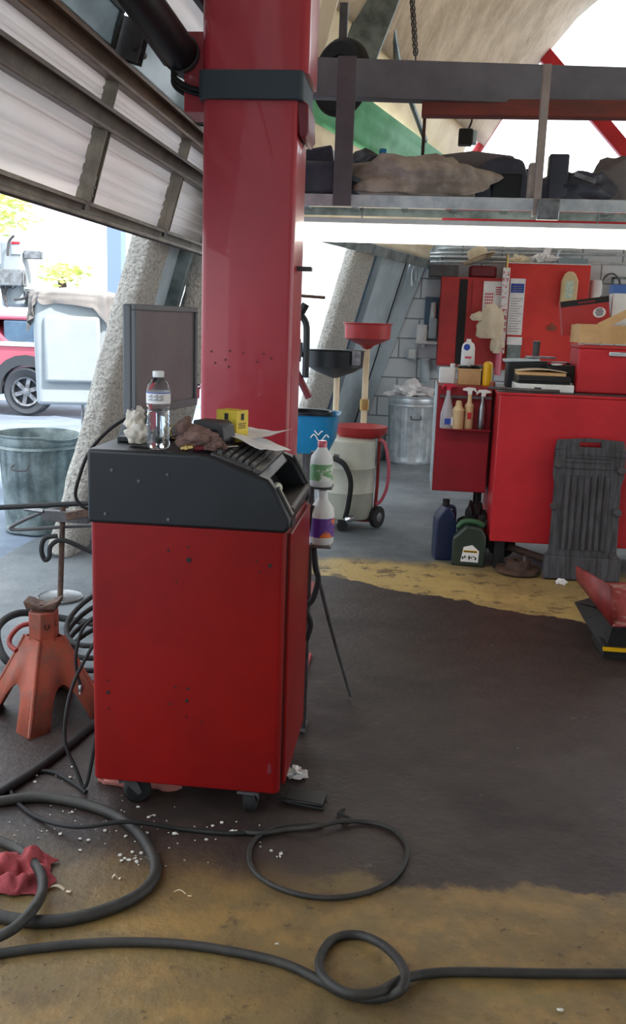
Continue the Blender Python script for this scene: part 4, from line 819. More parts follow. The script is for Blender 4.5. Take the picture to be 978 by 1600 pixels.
obj('jug_body', MB().rbox(-.052, .05, -.05, .05, 0, .10, .015), m_white, j, bev=.008); obj('cap', MB().cyl((.03, 0, .1), (.03, 0, .125), .015), m_white, j)
single('dark_can', MB().lathe([(.028, 0), (.028, .11), (.022, .12), (0, .12)], 20), m_dksteel, 'dark can between the cardboard box and the yellow bottle', 'can', base=(.405, 6.02, Zs))
single('orange_cap', MB().lathe([(.02, 0), (.016, .03), (0, .034)], 14), m_orange, 'small orange cap beside the yellow bottle', 'cap', base=(.465, 5.80, Zs))
# ================================================================ block wall furniture
wc = thing('wall_cabinet', 'dull red double-door wall cabinet with a poster, on the block wall', 'cabinet', (.50, 10.02, 1.0))
obj('body', MB().box(-.30, .33, -.15, .17, 0, .90), m_cab, wc, bev=.005)
obj('door', MB().box(-.295, -.115, -.165, -.15, .02, .88), m_cab, wc, bev=.004); obj('door', MB().box(.02, .325, -.165, -.15, .02, .88), m_cab, wc, bev=.004)
obj('open_gap', MB().box(-.11, -.03, -.158, -.15, .02, .88), m_black, wc)
ps2 = tag(obj('wall_poster', MB().box(.63, .85, 9.835, 9.85, 1.52, 1.865), m_paper), 'white poster with red lettering on the left wall cabinet door', 'poster')
lt = MB()
for k in range(4): lt.box(.755, .83, 9.832, 9.835, 1.80-k*.022, 1.81-k*.022)
for k in range(5):
    for q in range(4): lt.box(.65+q*.022, .664+q*.022, 9.832, 9.835, 1.73-k*.03, 1.748-k*.03)
obj('red_lettering', lt, m_redl, ps2, world=True); 
wc2 = thing('wall_cabinet', 'bright red tall wall cabinet with a hanging bottle, right of the poster', 'cabinet', (1.27, 10.0, .98))
obj('body', MB().box(-.41, .41, -.14, .18, 0, 1.07), M('bright_red', (214, 58, 50), (196, 46, 44), scale=3, rough=.4), wc2, bev=.006); obj('top_trim', MB().box(-.41, .41, -.142, .18, 1.07, 1.08), m_white, wc2)
nt = tag(obj('notice_sheet', MB().box(.895, 1.045, 9.845, 9.858, 1.34, 1.90), m_paper), 'long pale notice sheet with blue heading on the tall wall cabinet', 'notice')
obj('blue_heading', MB().box(.905, 1.035, 9.842, 9.845, 1.76, 1.85), m_bluel, nt, world=True)
lt = MB()
for k in range(14): lt.box(.91, 1.03-.02*(k % 3), 9.842, 9.845, 1.70-k*.025, 1.705-k*.025)
for k in range(3): lt.box(.92, 1.02, 9.840, 9.8415, 1.775+k*.022, 1.783+k*.022)
obj('printed_lines', lt, m_steel, nt, world=True)
j = thing('hanging_bottle', 'pale yellow flat bottle hanging on the tall red wall cabinet', 'bottle', (1.475, 9.82, 1.64))
obj('bottle_body', MB().prismy([(-.075, 0), (.075, 0), (.08, .02), (.085, .25), (.05, .32), (.02, .34), (-.02, .34), (-.05, .32), (-.08, .25), (-.08, .02)], -.03, .03), m_amber, j, bev=.012); obj('label', MB().box(-.04, .04, -.032, -.03, .08, .25), M('pale_label', (150, 190, 190), (220, 214, 180), scale=30, rough=.5), j)
tb2 = thing('tissue_dispenser', 'white wall dispenser with bottle holder left of the wall cabinets', 'dispenser', (.09, 10.13, 1.24))
obj('tank', MB().rbox(-.115, .0, -.06, .05, .0, .17, .02), m_white, tb2); obj('tank', MB().rbox(.01, .10, -.06, .05, .03, .24, .02), m_panel, tb2); obj('tray', MB().box(-.12, .11, -.07, .05, -.03, .0), m_white, tb2, bev=.006); obj('bottle_neck', MB().lathe([(.03, .24), (.035, .25), (.028, .40), (0, .41)], 16, T_((.05, 0, 0))), m_white, tb2); obj('spout', MB().cyl((-.03, -.02, -.07), (-.03, -.02, -.02), .02), m_white, tb2); obj('backplate', MB().box(-.04, .1, .03, .06, .12, .46), m_paneld, tb2)
so = thing('wall_outlet', 'square wall outlet box below the white dispenser', 'outlet', (-.06, 10.17, 1.10))
obj('box', MB().box(-.05, .05, -.03, .02, -.06, .06), m_panel, so, bev=.004); obj('cover', MB().box(-.036, .036, -.034, -.03, -.045, .045), m_white, so, bev=.002)
ck = thing('wall_bottle', 'grey canister fixed to the block wall under the dispenser', 'canister', (.09, 10.1, .80)); obj('canister', MB().lathe([(.05, 0), (.055, .01), (.055, .25), (.03, .27), (0, .27)], 20), m_panel, ck); obj('bracket', MB().box(-.03, .03, .05, .1, .1, .16), m_dksteel, ck)
single('grey_shelf_box', MB().box(-.06, .22, -.10, .10, 0, .13), m_panel, 'grey box on the wall below the left wall cabinet', 'box', base=(.27, 10.09, .93), bev=.006)
single('equipment_case', MB().box(-.25, .05, -.12, .12, 0, .12), m_dksteel, 'dark flat case left on top of the dull red wall cabinet', 'case', base=(.20+.12, 10.02, 1.902), bev=.006)
single('brown_case', MB().rbox(-.10, .18, -.1, .1, 0, .12, .05), m_maroon, 'brown rounded case on the dull red wall cabinet', 'case', base=(.58, 10.02, 1.902), bev=.02)
hat = thing('sun_hat', 'pale straw hat lying tilted on the brown case', 'hat', (.56, 9.98, 2.06), 0, None, T_((.57, 9.98, 2.10)) @ RY(-22) @ RX(-8))
obj('brim', MB().lathe([(.08, .0), (.17, -.01), (.175, -.004), (.08, .012)], 30, cap=False), m_cream, hat, solid=.004); obj('crown', MB().lathe([(.10, 0), (.105, .06), (.09, .10), (0, .105)], 30), m_cream, hat)
single('glove', MB().blob((0, 0, .04), (.10, .06, .05), 4, .6, 2, 3).blob((.03, 0, .12), (.035, .03, .07), 3, .4, 2, 5), m_paper, 'white glove heaped on the tall red wall cabinet', 'glove', base=(1.22, 9.95, 2.06), ang=30)
single('white_carton', MB().box(-.14, .15, -.08, .08, 0, .055), m_glass, 'pale flat carton on the right end of the tall wall cabinet', 'box', base=(1.50, 9.95, 2.062), bev=.004)
single('rag_heap', MB().blob((0, 0, .03), (.09, .07, .04), 3, .6, 2, 9), m_cream, 'pale rag heap at the left of the tall cabinet top', 'rag', base=(.98, 9.95, 2.06), ang=30)
single('hanging_gloves', MB().blob((0, 0, 0), (.13, .06, .20), 4, .3, 1.3, 14).blob((.07, -.01, -.17), (.06, .05, .16), 4, .3, 1.3, 4).blob((-.13, 0, .08), (.07, .04, .05), 3, .3, 1.4, 8), m_cream, 'bundle of pale work gloves hanging before the left wall cabinet', 'gloves', base=(.72, 9.74, 1.42), ang=70)
hs = thing('parts_strip', 'long hanging strip of small parts packets between the wall cabinets', 'strip', (.845, 9.80, 1.15))
obj('backing', MB().box(-.035, .035, -.01, .012, 0, .85), m_paper, hs)
pk = MB()
for k in range(13): pk.box(-.03, .03, -.02, -.01, .03+k*.062, .07+k*.062)
obj('packets', pk, M('packet_print', (180, 60, 80), (226, 220, 220), scale=30, rough=.5, lo=.45, hi=.5), hs)
obj('pink_tube', MB().cyl((-.02, -.03, -.22), (-.02, -.03, .02), .035), m_pink, hs); obj('hanger', MB().cyl((0, 0, .84), (0, 0, .98), .012), m_brass, hs)
pc = thing('hanging_packet', 'grey and white packet hanging below the long notice sheet', 'packet', (.975, 9.82, 1.02)); obj('packet', MB().box(-.07, .07, -.02, .03, 0, .22), m_galvd, pc, bev=.006); obj('header_card', MB().box(-.075, .075, -.025, .03, .22, .30), m_paper, pc)
single('pale_sticker', MB().blob((0, 0, 0), (.05, .008, .04), 3, .3, 2, 6), m_orange, 'small faded orange sticker low on the tall wall cabinet', 'sticker', base=(1.34, 9.855, 1.42))
single('gas_bottle', MB().rbox(-.06, .06, -.05, .05, 0, .42, .04), m_white, 'tall white container on the wall right of the tall red cabinet', 'container', base=(1.79, 10.1, 1.50), bev=.01)
single('coiled_wire', MB().tube([(.10*math.cos(t*.7)*(1+.1*math.sin(t)), -.02-.004*t, .16*math.sin(t*.7)) for t in range(20)], .008, n=6, sm=3), m_dksteel, 'coil of dark wire hanging on the wall above the white container', 'wire', base=(1.93, 10.14, 1.83))
single('angle_bracket', MB().box(-.01, .01, -.02, .02, -.5, 0).box(-.01, .22, -.02, .02, -.01, .01), m_galvd, 'thin grey bracket line on the block wall behind the white container', 'bracket', base=(1.96, 10.16, 1.95))
tk = MB().lathe([(.0, 0), (.13, .0), (.14, .02), (.14, .30), (.10, .36), (0, .38)], 30); single('refuse_tub', tk, m_galvd, 'low grey tub standing left of the shiny ribbed bin', 'tub', base=(-.42, 9.75, 0))
# ================================================================ storage rack overhead
Yr = 4.6
rk = thing('overhead_rack', 'dark steel overhead rack with hanging straps carrying car parts', 'rack', (.2, Yr, 2.6))
a, b = PZ(470, 121, 2.53), PZ(1080, 141, 2.53)
mx = MB(); d = b-a; L_ = d.length; Tb = T_(a) @ Matrix.Rotation(math.atan2(d.y, d.x), 4, 'Z')
mx.box(-.25, L_, -.025, .0, -.085, .085, Tb).box(-.25, L_, 0, .06, .075, .085, Tb).box(-.25, L_, 0, .06, -.085, -.075, Tb)
m_beam = M('beam_grey', (122, 122, 130), (104, 104, 112), scale=3, rough=.5)
obj('beam', mx, m_beam, rk, world=True, bev=.003)
a2 = PY(660, 152, 4.72); obj('lower_beam', MB().box(a2.x, 1.5, 4.70, 4.78, 2.385, 2.46), M('red_brown_paint', (140, 66, 56), (104, 60, 52), scale=8, rough=.6, aniso=(.3, 1, 2)), rk, world=True, bev=.004)
def strap(px0, py0, px1, py1, w, mat, Y=4.5):
    p, q = PY(px0, py0, Y), PY(px1, py1, Y); obj('hanger', MB().box(p.x-w/2, p.x+w/2, Y-.008, Y+.0, q.z, p.z).box(p.x-w/2, p.x-w/2+.006, Y, Y+.045, q.z, p.z), mat, rk, world=True, bev=.002)
strap(543, 88, 543, 322, .085, M('strap_grey', (104, 98, 104), (90, 84, 90), scale=4, rough=.5)); strap(856, 100, 850, 338, .034, M('strap_pale', (176, 164, 158), (156, 146, 140), scale=4, rough=.5), 4.5)
strap(664, 175, 664, 250, .016, m_rust, 4.9)
obj('shelf_angle', MB().box(-.70, 1.5, 4.50, 4.506, 1.94, 1.995).box(-.70, 1.5, 4.506, 4.54, 1.99, 1.995), m_galv, rk, world=True, bev=.001)
for k in range(9): obj('cross_bar', MB().box(-.62+k*.25, -.59+k*.25, 4.506, 5.05, 1.982, 1.990), m_galvd, rk, world=True)
obj('back_angle', MB().box(-.70, 1.5, 5.05, 5.056, 1.96, 2.0), m_galvd, rk, world=True)
obj('clamp', MB().box(.50, .60, 4.47, 4.50, 1.90, 1.99), m_steel, rk, world=True, bev=.004)
fx = thing('fluorescent_fixture', 'long glowing fluorescent light hanging under the overhead rack', 'light', (.3, 4.62, 1.9))
a, b = PZ(456, 362, 1.838), PZ(1060, 369, 1.838)
obj('housing', MB().box(a.x, b.x, 4.58, 4.70, 1.875, 1.90), m_white, fx, world=True, bev=.004)
obj('glowing_lens', MB().prismx([(4.60, 1.876), (4.585, 1.86), (4.585, 1.81), (4.61, 1.795), (4.67, 1.795), (4.695, 1.81), (4.695, 1.86), (4.68, 1.876)], a.x+.01, b.x-.01), m_tube, fx, world=True)
obj('end_cap', MB().box(a.x, a.x+.01, 4.58, 4.70, 1.79, 1.88), m_white, fx, world=True)
obj('suspension_wire', MB().cyl((-.3, 4.64, 1.9), (-.3, 4.64, 1.96), .003, n=6).cyl((.8, 4.64, 1.9), (.8, 4.64, 1.96), .003, n=6), m_steel, fx, world=True)
def J(name, label, px, py, w, h, d, mat, seed=1, shape='blob', tilt=0, cat='car part', Y=4.72, **k):
    p = PY(px, py, Y); z0 = 1.996
    if shape == 'blob': mb = MB().blob((0, 0, h*.45), (w/2, d/2, h*.62), 4, .28, 1.4, seed)
    elif shape == 'box': mb = MB().box(-w/2, w/2, -d/2, d/2, 0, h, RY(tilt))
    elif shape == 'fold':
        prf = [(-w/2, 0), (-w/2, h*.5), (-w*.32, h*.9), (0, h), (w*.35, h*.92), (w/2, h*.4), (w/2, 0)]
        mb = MB().prismy(prf, -d/2, d/2)
    return single(name, mb, mat, label, cat, base=(p.x, Y, z0+(w/2*abs(math.sin(math.radians(tilt))) if shape == 'box' else 0)), ang=40, **k)
m_film = M('dusty_film', (186, 176, 166), (140, 130, 122), scale=8, rough=.4)
m_trim = M('black_trim', (58, 62, 76), (76, 80, 92), scale=7, rough=.45)
m_gtrim = M('grey_trim', (120, 114, 114), (104, 98, 100), scale=6, rough=.6)
J('grille_panel', 'dark car grille leaning at the left end of the overhead rack', 500, 265, .21, .22, .22, m_trim, shape='box', tilt=-10, bev=.01, Y=4.82)
J('trim_box', 'black plastic part stack at the rack end beside the post', 492, 285, .30, .15, .2, m_trim, 2, 'box', 0, bev=.02, Y=4.62)
J('headlight_unit', 'dark headlamp unit with blue end cap on the rack', 582, 275, .32, .21, .16, m_trim, 3, 'blob', Y=4.80)
J('blue_connector', 'small blue plastic cap on the headlamp unit', 598, 250, .035, .065, .05, m_blue, 3, 'box', Y=4.64, bev=.008).location.z = 2.155
J('wrapped_bundle', 'bulky bundle wrapped in dusty clear film on the rack', 650, 290, .62, .17, .20, m_film, 7, 'blob', Y=4.60)
J('bumper_cover', 'long grey bumper cover arched over other parts on the rack', 735, 270, .56, .245, .16, m_gtrim, 4, 'fold', Y=4.84, bev=.012)
J('battery_tray', 'dark boxy tray under the grey bumper cover', 720, 290, .18, .14, .14, m_trim, 5, 'box', Y=4.74, bev=.012)
J('wheel_liner', 'black curved wheel liner at the right end of the bumper cover', 783, 285, .26, .20, .14, m_trim, 6, 'fold', Y=4.68, bev=.02)
J('ribbed_housing', 'black ribbed air box housing inside the wheel liner', 790, 290, .14, .12, .12, m_blackp, 6, 'box', Y=4.66, bev=.01)
J('yellowed_pipe', 'pale upright cylinder beside the right hanging strap', 833, 280, .05, .16, .05, m_film, 8, 'box', Y=4.56, bev=.012)
J('black_connector', 'black square housing standing high right of the strap', 872, 260, .09, .22, .08, m_trim, 8, 'box', Y=4.70, bev=.008)
J('engine_cover', 'lumpy black engine cover at the right of the rack', 900, 290, .34, .15, .2, m_trim, 10, 'blob', Y=4.74)
J('fender_panel', 'dark fender sloping up to the right edge on the rack', 985, 280, .44, .22, .16, m_gtrim, 12, 'blob', Y=4.82)
J('air_duct', 'dull black duct filling the rack between cover and strap', 826, 290, .18, .13, .14, m_trim, 15, 'blob', Y=4.80)
J('wiper_cowl', 'low black cowl panel lying at the back of the rack', 620, 290, .7, .10, .10, m_gtrim, 17, 'fold', Y=4.93, bev=.01)
J('silver_bracket', 'small silver forked bracket lying on the engine cover', 912, 290, .10, .02, .03, m_steel, 3, 'box', tilt=18, Y=4.60).location.z = 2.09
# tyre-like round wheel behind the beam
wl = thing('round_wheel', 'black round wheel mounted behind the overhead steel beam near the post', 'wheel', tuple(PY(533, 122, 5.0)))
obj('rim', MB().lathe([(.10, -.03), (.165, -.04), (.185, -.02), (.185, .02), (.165, .04), (.10, .03), (.10, -.03)], 36, RZ(-40) @ RX(90), cap=False), m_black, wl, bev=.004)
obj('hub', MB().lathe([(0, -.02), (.11, -.015), (.11, .015), (0, .02)], 24, RZ(-40) @ RX(90), cap=False), m_trim, wl)
obj('bracket', MB().box(-.02, .02, .0, .05, -.02, .35), m_dksteel, wl)
ch = MB(); a, b = PY(642, -30, 6.5), PY(650, 92, 6.5); n = 22
for k in range(n):
    c = a+(b-a)*(k/n); T = T_(c) @ (RZ(90) if k % 2 else Matrix())
    ch.tube([T @ Vector((.014*math.sin(t*PI/4), 0, .026*math.cos(t*PI/4))) for t in range(9)], .005, n=6, sm=1)
single('pull_chain', ch, m_dksteel, 'dark pull chain hanging from above onto the overhead beam', 'chain')
fl = thing('flood_light', 'small dark floodlight fixed to the plaster arch over the rack', 'light', tuple(PY(730, 215, 8.0)))
obj('head', MB().box(-.07, .04, -.06, .06, -.06, .06), m_black, fl, bev=.01); obj('lens', MB().box(.04, .075, -.05, .05, -.05, .05), m_panel, fl, bev=.006); obj('cord', MB().tube([(0, .02, .05), (.03, .05, .15), (-.02, .1, .22)], .008, n=6), m_black, fl)
# ================================================================ low red ramp at the right edge
rp = thing('ramp', 'red and worn steel car ramp with raised side lip at the right edge', 'ramp', (1.0, 4.2, 0))
pa, pb, pc_ = PY(901, 886, 4.72), PY(913, 975, 4.02), PY(904, 905, 4.72)
v = [PY(901, 885, 4.72), PY(957, 978, 4.0), PY(950, 972, 4.0), PY(900, 905, 4.72)]
v = [Vector((.84, 4.95, .30)), Vector((.905, 4.0, .30)), Vector((.905, 4.0, .16)), Vector((.84, 4.95, .16))]
lip = [PY(901, 885, 4.55), PY(955, 916, 4.02), PY(957, 978, 4.0), PY(903, 908, 4.55)]
obj('side_lip', MB().add([tuple(q) for q in lip], [(0, 1, 2, 3)]), m_dkred, rp, world=True, solid=.012)
dk = [PY(930, 912, 4.5), PY(1010, 912, 4.5), PY(1010, 979, 4.0), PY(957, 978, 4.0)]
obj('deck', MB().add([tuple(q) for q in dk], [(0, 1, 2, 3)]), M('scuffed_red', (158, 64, 66), (196, 176, 166), scale=9, rough=.6, lo=.5, hi=.64), rp, world=True, solid=.012)
wd = [PY(912, 968, 4.3), PY(942, 960, 4.25), PY(957, 979, 4.02), PY(1010, 980, 4.02), PY(1010, 1018, 4.03), PY(945, 1018, 4.03)]
wv = [tuple(q) for q in wd]; wv2 = [(x, y+.28, z) for x, y, z in wv]; nn_ = len(wv)
obj('pedestal', MB().add(wv+wv2, [list(range(nn_)), list(range(nn_, 2*nn_))[::-1]]+[(i, (i+1) % nn_, nn_+(i+1) % nn_, nn_+i) for i in range(nn_)]), m_black, rp, world=True)
q = PY(950, 1016, 4.0); obj('yellow_edge', MB().box(q.x-.02, q.x+.2, 4.0, 4.02, q.z-.005, q.z+.008), m_yelp, rp, world=True)
obj('base', MB().box(.89, 1.5, 4.02, 4.3, 0, .06), m_black, rp, world=True)
# ================================================================ floor litter
rag('red_rag', 'red shop rag lying on the floor inside the hose loop at left', 'rag', m_ragr, tuple(PZ(20, 1372, 0)), (.12, .10, .065), 5, n=34, amp=.9)
single('silver_wrapper', MB().blob((0, 0, .012), (.036, .028, .014), 3, .6, 2.4, 4), m_chrome if False else m_paper, 'crumpled silvery wrapper beside the cart front', 'wrapper', base=tuple(PZ(460, 1212, 0)), ang=15)
wt = thing('black_pad', 'flat worn black pad on the floor right of the cart', 'pad', tuple(PZ(477, 1250, 0)), math.radians(-8)); obj('pad', MB().rbox(-.06, .06, -.04, .04, 0, .016, .01), m_blackp, wt, bev=.004); obj('strap', MB().tube([(-.07, -.03, .008), (-.05, -.045, .01), (.05, -.046, .006), (.065, -.04, .004)], .004, n=6), m_black, wt)
single('pink_cloth', MB().blob((0, 0, .02), (.09, .03, .034), 4, .22, 1.5, 9), M('pink_cloth', (190, 120, 110), rough=.9), 'faded pink cloth caught behind the left front caster', 'cloth', base=(-.83, 2.56, 0), ang=30)
single('pink_cloth', MB().blob((0, 0, .015), (.05, .03, .028), 4, .22, 1.5, 29), bpy.data.materials['pink_cloth'], 'small faded pink cloth right of the left front caster', 'cloth', base=(-.70, 2.56, 0), ang=30)
def strip(px, py, l, w, label, rz):
    single('tape_strip', MB().grid(lambda u, v: ((u-.5)*l, (v-.5)*w+.008*math.sin(u*4), .003+.004*math.sin(u*7)), 10, 2), m_cream, label, 'scrap', base=tuple(PZ(px, py, 0)), rz=rz, solid=.001)
strip(95, 1391, .06, .010, 'curled pale strip beside the red rag on the floor', -.1)
strip(182, 1373, .022, .008, 'short pale sliver inside the wide hose loop', .2)
strip(286, 1398, .05, .003, 'thin pale thread right of the wide hose loop', -.15)
m_chip = M('pale_chips', (206, 204, 196), (186, 182, 172), scale=20, rough=.9)
dbs = MB(); rr = random.Random(3)
cl_ = [(215, 1345, 16, 22), (160, 1300, 24, 12), (60, 1300, 26, 12), (320, 1300, 60, 10), (140, 1265, 30, 16), (230, 1280, 40, 12), (443, 1336, 14, 7), (95, 1215, 30, 14), (260, 1330, 50, 12)]
for cx, cy, s, n in cl_:
    for k in range(n):
        p = PZ(cx+rr.gauss(0, s), cy+rr.gauss(0, s*.35), 0); z = rr.choice((.002, .003, .003, .006)); dbs.blob((p.x, p.y, z*.5), (z, z*.8, z*.6), 1, .3, 2, k)
tag(obj('floor_chips', dbs, m_chip), 'scattered tiny pale chips of debris on the floor around the casters', 'debris', kind='stuff')
for k, (px, py, s, lab) in enumerate(((364, 1302, .011, 'pale foil flake just left of the right front caster'), (274, 1304, .008, 'pale chip below the cart between its two front casters'), (216, 1262, .006, 'pale chip right of the left front caster'), (433, 1476, .005, 'single pale crumb between the knot and the oval loop'), (875, 1580, .007, 'single pale crumb at the bottom right on the brown floor'))):
    single('paint_chip', MB().blob((0, 0, s*.4), (s, s*.6, s*.5), 2, .5, 2, k+3), m_chip, lab, 'chip', base=tuple(PZ(px, py, 0)), ang=20)
# ================================================================ outside: lift bucket, pickup, pole, tree
al = thing('aerial_lift', 'white work bucket with grey fabric cover on its boom, outside the doorway', 'aerial lift', (-3.05, 8.2, 0))
TB = T_((-3.10, 8.35, .60)) @ RZ(18)
def rb3(w0, d0, w1, d1, z0, z1, r, n=6):
    vs = []; 
    for w, d, z in ((w0, d0, z0), (w1, d1, z1)):
        for cx, cy, a in ((w/2-r, d/2-r, 0), (-w/2+r, d/2-r, 90), (-w/2+r, -d/2+r, 180), (w/2-r, -d/2+r, 270)):
            for k in range(n+1): t = math.radians(a+90*k/n); vs.append((cx+r*math.cos(t), cy+r*math.sin(t), z))
    m_ = 4*(n+1); return vs, [list(range(m_))[::-1], list(range(m_, 2*m_))]+[(i, (i+1) % m_, m_+(i+1) % m_, m_+i) for i in range(m_)]
obj('bucket', MB().add(*rb3(.70, .62, .74, .66, 0, .94, .07), TB), m_bucket, al, world=True, bev=.03, seg=3)
bv, bf = rb3(.44, .05, .48, .02, .0, .66, .02); obj('raised_panel', MB().box(-.27, .21, -.37, -.3, .20, .78, TB), m_bucket, al, world=True, bev=.03, seg=3)
obj('seam', MB().tube([TB @ Vector(p) for p in ((.355, -.28, .05), (.37, -.29, .88))], .008, n=8), m_steel, al, world=True)
def cover(u, v):
    a = 2*PI*u; w, d = .40, .36; cx = math.copysign(abs(math.cos(a))**.35, math.cos(a)); cy = math.copysign(abs(math.sin(a))**.35, math.sin(a))
    z0 = .78+.12*math.sin(a*3+1.0)+.03*math.sin(a*11); 
    if v < .6:
        t = v/.6; k = 1+.045*math.sin(a*22+math.sin(a*5)*2)*(1-t*.6)+.02*noise.noise(Vector((a*4, t*3, 0))); return (cx*w*k*(1+.03*(1-t)), cy*d*k*(1+.03*(1-t)), z0+(.98-z0)*t)
    t = (v-.6)/.4; k = 1-t; return (cx*w*k, cy*d*k, .98+.05*math.sin(t*PI/2)+.012*noise.noise(Vector((cx*k*6, cy*k*6, 3))))
obj('fabric_cover', MB().grid(cover, 120, 18, TB), m_vinyl, al, world=True, ang=80)
bx = PY(22, 480, 8.1)
obj('boom', MB().rbox(bx.x-.13, bx.x+.10, 8.1, 8.3, 1.44, 2.02, .05), m_bucket, al, world=True, bev=.03)
obj('boom_arm', MB().box(bx.x-2.4, bx.x, 8.15, 8.28, 1.60, 1.82).rbox(bx.x-2.6, bx.x-2.3, 8.05, 8.4, 0, 1.95, .04), m_bucket, al, world=True, bev=.02)
p = PY(17, 442, 8.08); obj('joint_bolt', MB().lathe([(.05, 0), (.045, .02), (0, .025)], 20, T_((p.x, 8.1, p.z)) @ RX(90)), m_steel, al, world=True)
p = PY(24, 386, 8.09); lbw = obj('warning_label', MB().box(p.x-.04, p.x+.045, 8.092, 8.10, p.z-.06, p.z+.05), m_panel, al, world=True); obj('red_heading', MB().box(p.x-.035, p.x+.04, 8.088, 8.092, p.z+.025, p.z+.045), m_redl, al, world=True)
for k, pl in enumerate(([(2, 435), (10, 470), (8, 455), (20, 440)], [(0, 432), (18, 430), (36, 425), (38, 445)], [(2, 445), (6, 465), (12, 480)], [(12, 400), (14, 378), (22, 368)], [(22, 468), (38, 466), (45, 455)])):
    obj('control_cable', MB().tube([PY(x, y, 8.05) for x, y in pl], .012, n=6), m_dksteel, al, world=True)
obj('control_block', MB().box(bx.x-.15, bx.x+.13, 8.0, 8.1, 1.62, 1.76), m_steel, al, world=True, bev=.01); obj('clamp_arm', MB().box(bx.x+.1, bx.x+.26, 8.1, 8.16, 1.86, 1.93).box(bx.x+.1, bx.x+.2, 8.1, 8.2, 1.55, 1.60), m_steel, al, world=True, bev=.008)
obj('mount_bar', MB().box(bx.x, -3.3, 8.16, 8.26, 1.47, 1.53), m_steel, al, world=True, bev=.01)
p = PY(127, 690, 8.3); obj('support_rod', MB().cyl((p.x, 8.35, 0), (p.x, 8.35, .62), .014), m_steel, al, world=True)
# pickup
TX, TY = -5.30, 12.2
tk = thing('pickup_truck', 'red pickup truck parked outside behind the white bucket', 'truck', (TX-1.2, TY+.8, 0))
side = [(-3.6, .36), (-1.1-.0, .30), (-.42, .30), (-.44, .45), (-.30, .66), (.0, .74), (.30, .66), (.44, .45), (.42, .30), (1.05, .34), (1.1, .60), (1.05, .88), (.30, .93), (-.25, 1.0), (-.75, 1.36), (-2.4, 1.38), (-2.75, .98), (-3.6, .96)]
obj('body', MB().prismy([(x+TX, z) for x, z in side], TY+.12, TY+1.6), m_pink, tk, world=True, bev=.04, seg=3)
obj('side_window', MB().prismy([(TX-.28, 1.02), (TX-.78, 1.30), (TX-1.5, 1.31), (TX-1.5, 1.02)], TY+.10, TY+.13).box(TX-.5, TX+.9, TY+.1, TY+.13, 1.0, 1.22) if False else MB().prismy([(TX-.35, 1.0), (TX-.78, 1.30), (TX-1.5, 1.31), (TX-1.5, 1.0)], TY+.10, TY+.13), m_paneld, tk, world=True)
obj('cap_window', MB().box(TX-.33, TX+1.0, TY+.14, TY+1.5, .9, 1.28), m_paneld, tk, world=True, bev=.03); obj('roof', MB().box(TX-.9, TX+1.05, TY+.13, TY+1.55, 1.28, 1.34), m_pink, tk, world=True, bev=.03)
obj('chrome_strip', MB().box(TX-1.0, TX+1.06, TY+.09, TY+.12, .93, .99), m_white, tk, world=True, bev=.006)
fv = []; 
for r in (.36, .50):
    for k in range(13): a = PI*(k/12)*1.1-.05*PI; fv.append((TX+r*math.cos(a), TY+.06, .33+r*math.sin(a)*.98))
fv += [(x, y+.12, z) for x, y, z in fv]
obj('fender_flare', MB().add(fv, [(k, k+1, k+14, k+13) for k in range(12)]+[(26+k, 27+k, 40+k, 39+k) for k in range(12)]+[(k, k+1, k+27, k+26) for k in range(12)]+[(13+k, 14+k, 40+k, 39+k) for k in range(12)]), m_tyre, tk, world=True)
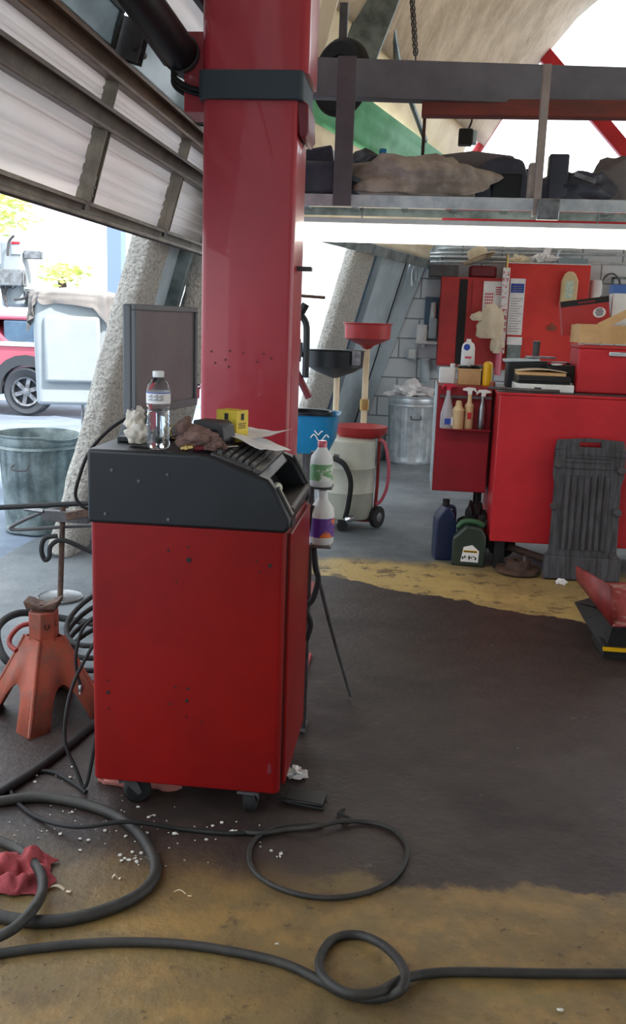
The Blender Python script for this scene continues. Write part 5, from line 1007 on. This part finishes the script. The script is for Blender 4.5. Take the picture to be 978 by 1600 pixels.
for wx in (TX, TX-2.9):
    T = T_((wx, TY+.16, .325)) @ RX(90)
    w = obj('wheel', MB().lathe([(.19, .06), (.30, .10), (.325, .07), (.325, -.10), (.30, -.12), (.0, -.12)], 40, T, cap=False), m_tyre, tk, world=True)
    rim_ = MB().lathe([(.19, .08), (.20, .10), (.175, .09), (.17, .02)], 36, T, cap=False)
    for k in range(6):
        a = k*PI/3+.3; rim_.box(.03, .18, -.028, .028, .05, .075, T @ Matrix.Rotation(a, 4, 'Z'))
    rim_.lathe([(0, .09), (.05, .085), (.055, .05), (0, .05)], 20, T, cap=False); obj('rim', rim_, m_steel, w, world=True)
    obj('brake_disc', MB().lathe([(0, .02), (.18, .02), (.18, .0), (0, 0)], 24, T, cap=False), m_tyre, w, world=True)
pl_ = PY(183, 440, 12.0)
cpn = thing('canopy_column', 'pale blue square column standing outside between bucket and concrete column', 'column', (pl_.x, 12.0, 0))
obj('shaft', MB().box(-.10, .09, -.1, .1, 0, 4.2), m_canopy, cpn, bev=.005); obj('base_plate', MB().box(-.16, .15, -.16, .16, 0, .02), m_canopy, cpn, bev=.003)
def tree(label, c, spots, n, seed):
    t = thing('tree', label, 'tree', c); r = random.Random(seed); mb = MB()
    for k in range(n):
        sx, sz, s = r.choice(spots); p = Vector((sx+r.gauss(0, s), r.gauss(0, .5), sz+r.gauss(0, s*.8))); R = Matrix.Rotation(r.random()*6, 4, 'Z') @ Matrix.Rotation(r.random()*3, 4, 'X'); l_ = .09+.07*r.random()
        mb.add([R @ Vector(q) for q in ((-l_, 0, 0), (0, -l_*.4, .01), (l_, 0, 0), (0, l_*.4, .01))], [(0, 1, 2, 3)], T_(p))
    obj('foliage', mb, m_leaf, t); obj('trunk', MB().tube([(0, 0, 0), (.05, 0, 1.2), (-.05, 0, 2.2)], .10, n=10), m_rust, t)
    return t
b0 = PY(100, 480, 22.0)
tree('sunlit pale tree crown seen over the bucket outside', (b0.x, 22, 0), [((PY(x, 430, 22)-b0).x, PY(x, y, 22).z, s) for x, y, s in ((90, 430, .14), (100, 438, .14), (120, 424, .1), (98, 420, .08))], 190, 3)
b1 = PY(-10, 480, 24.0)
tree('sunlit tree with sparse leaves at the far left outside', (b1.x, 24, 0), [((PY(x, 430, 24)-b1).x, PY(x, y, 24).z, s) for x, y, s in ((8, 310, .3), (25, 325, .3), (15, 345, .2), (-10, 330, .4), (20, 300, .3))], 330, 5)
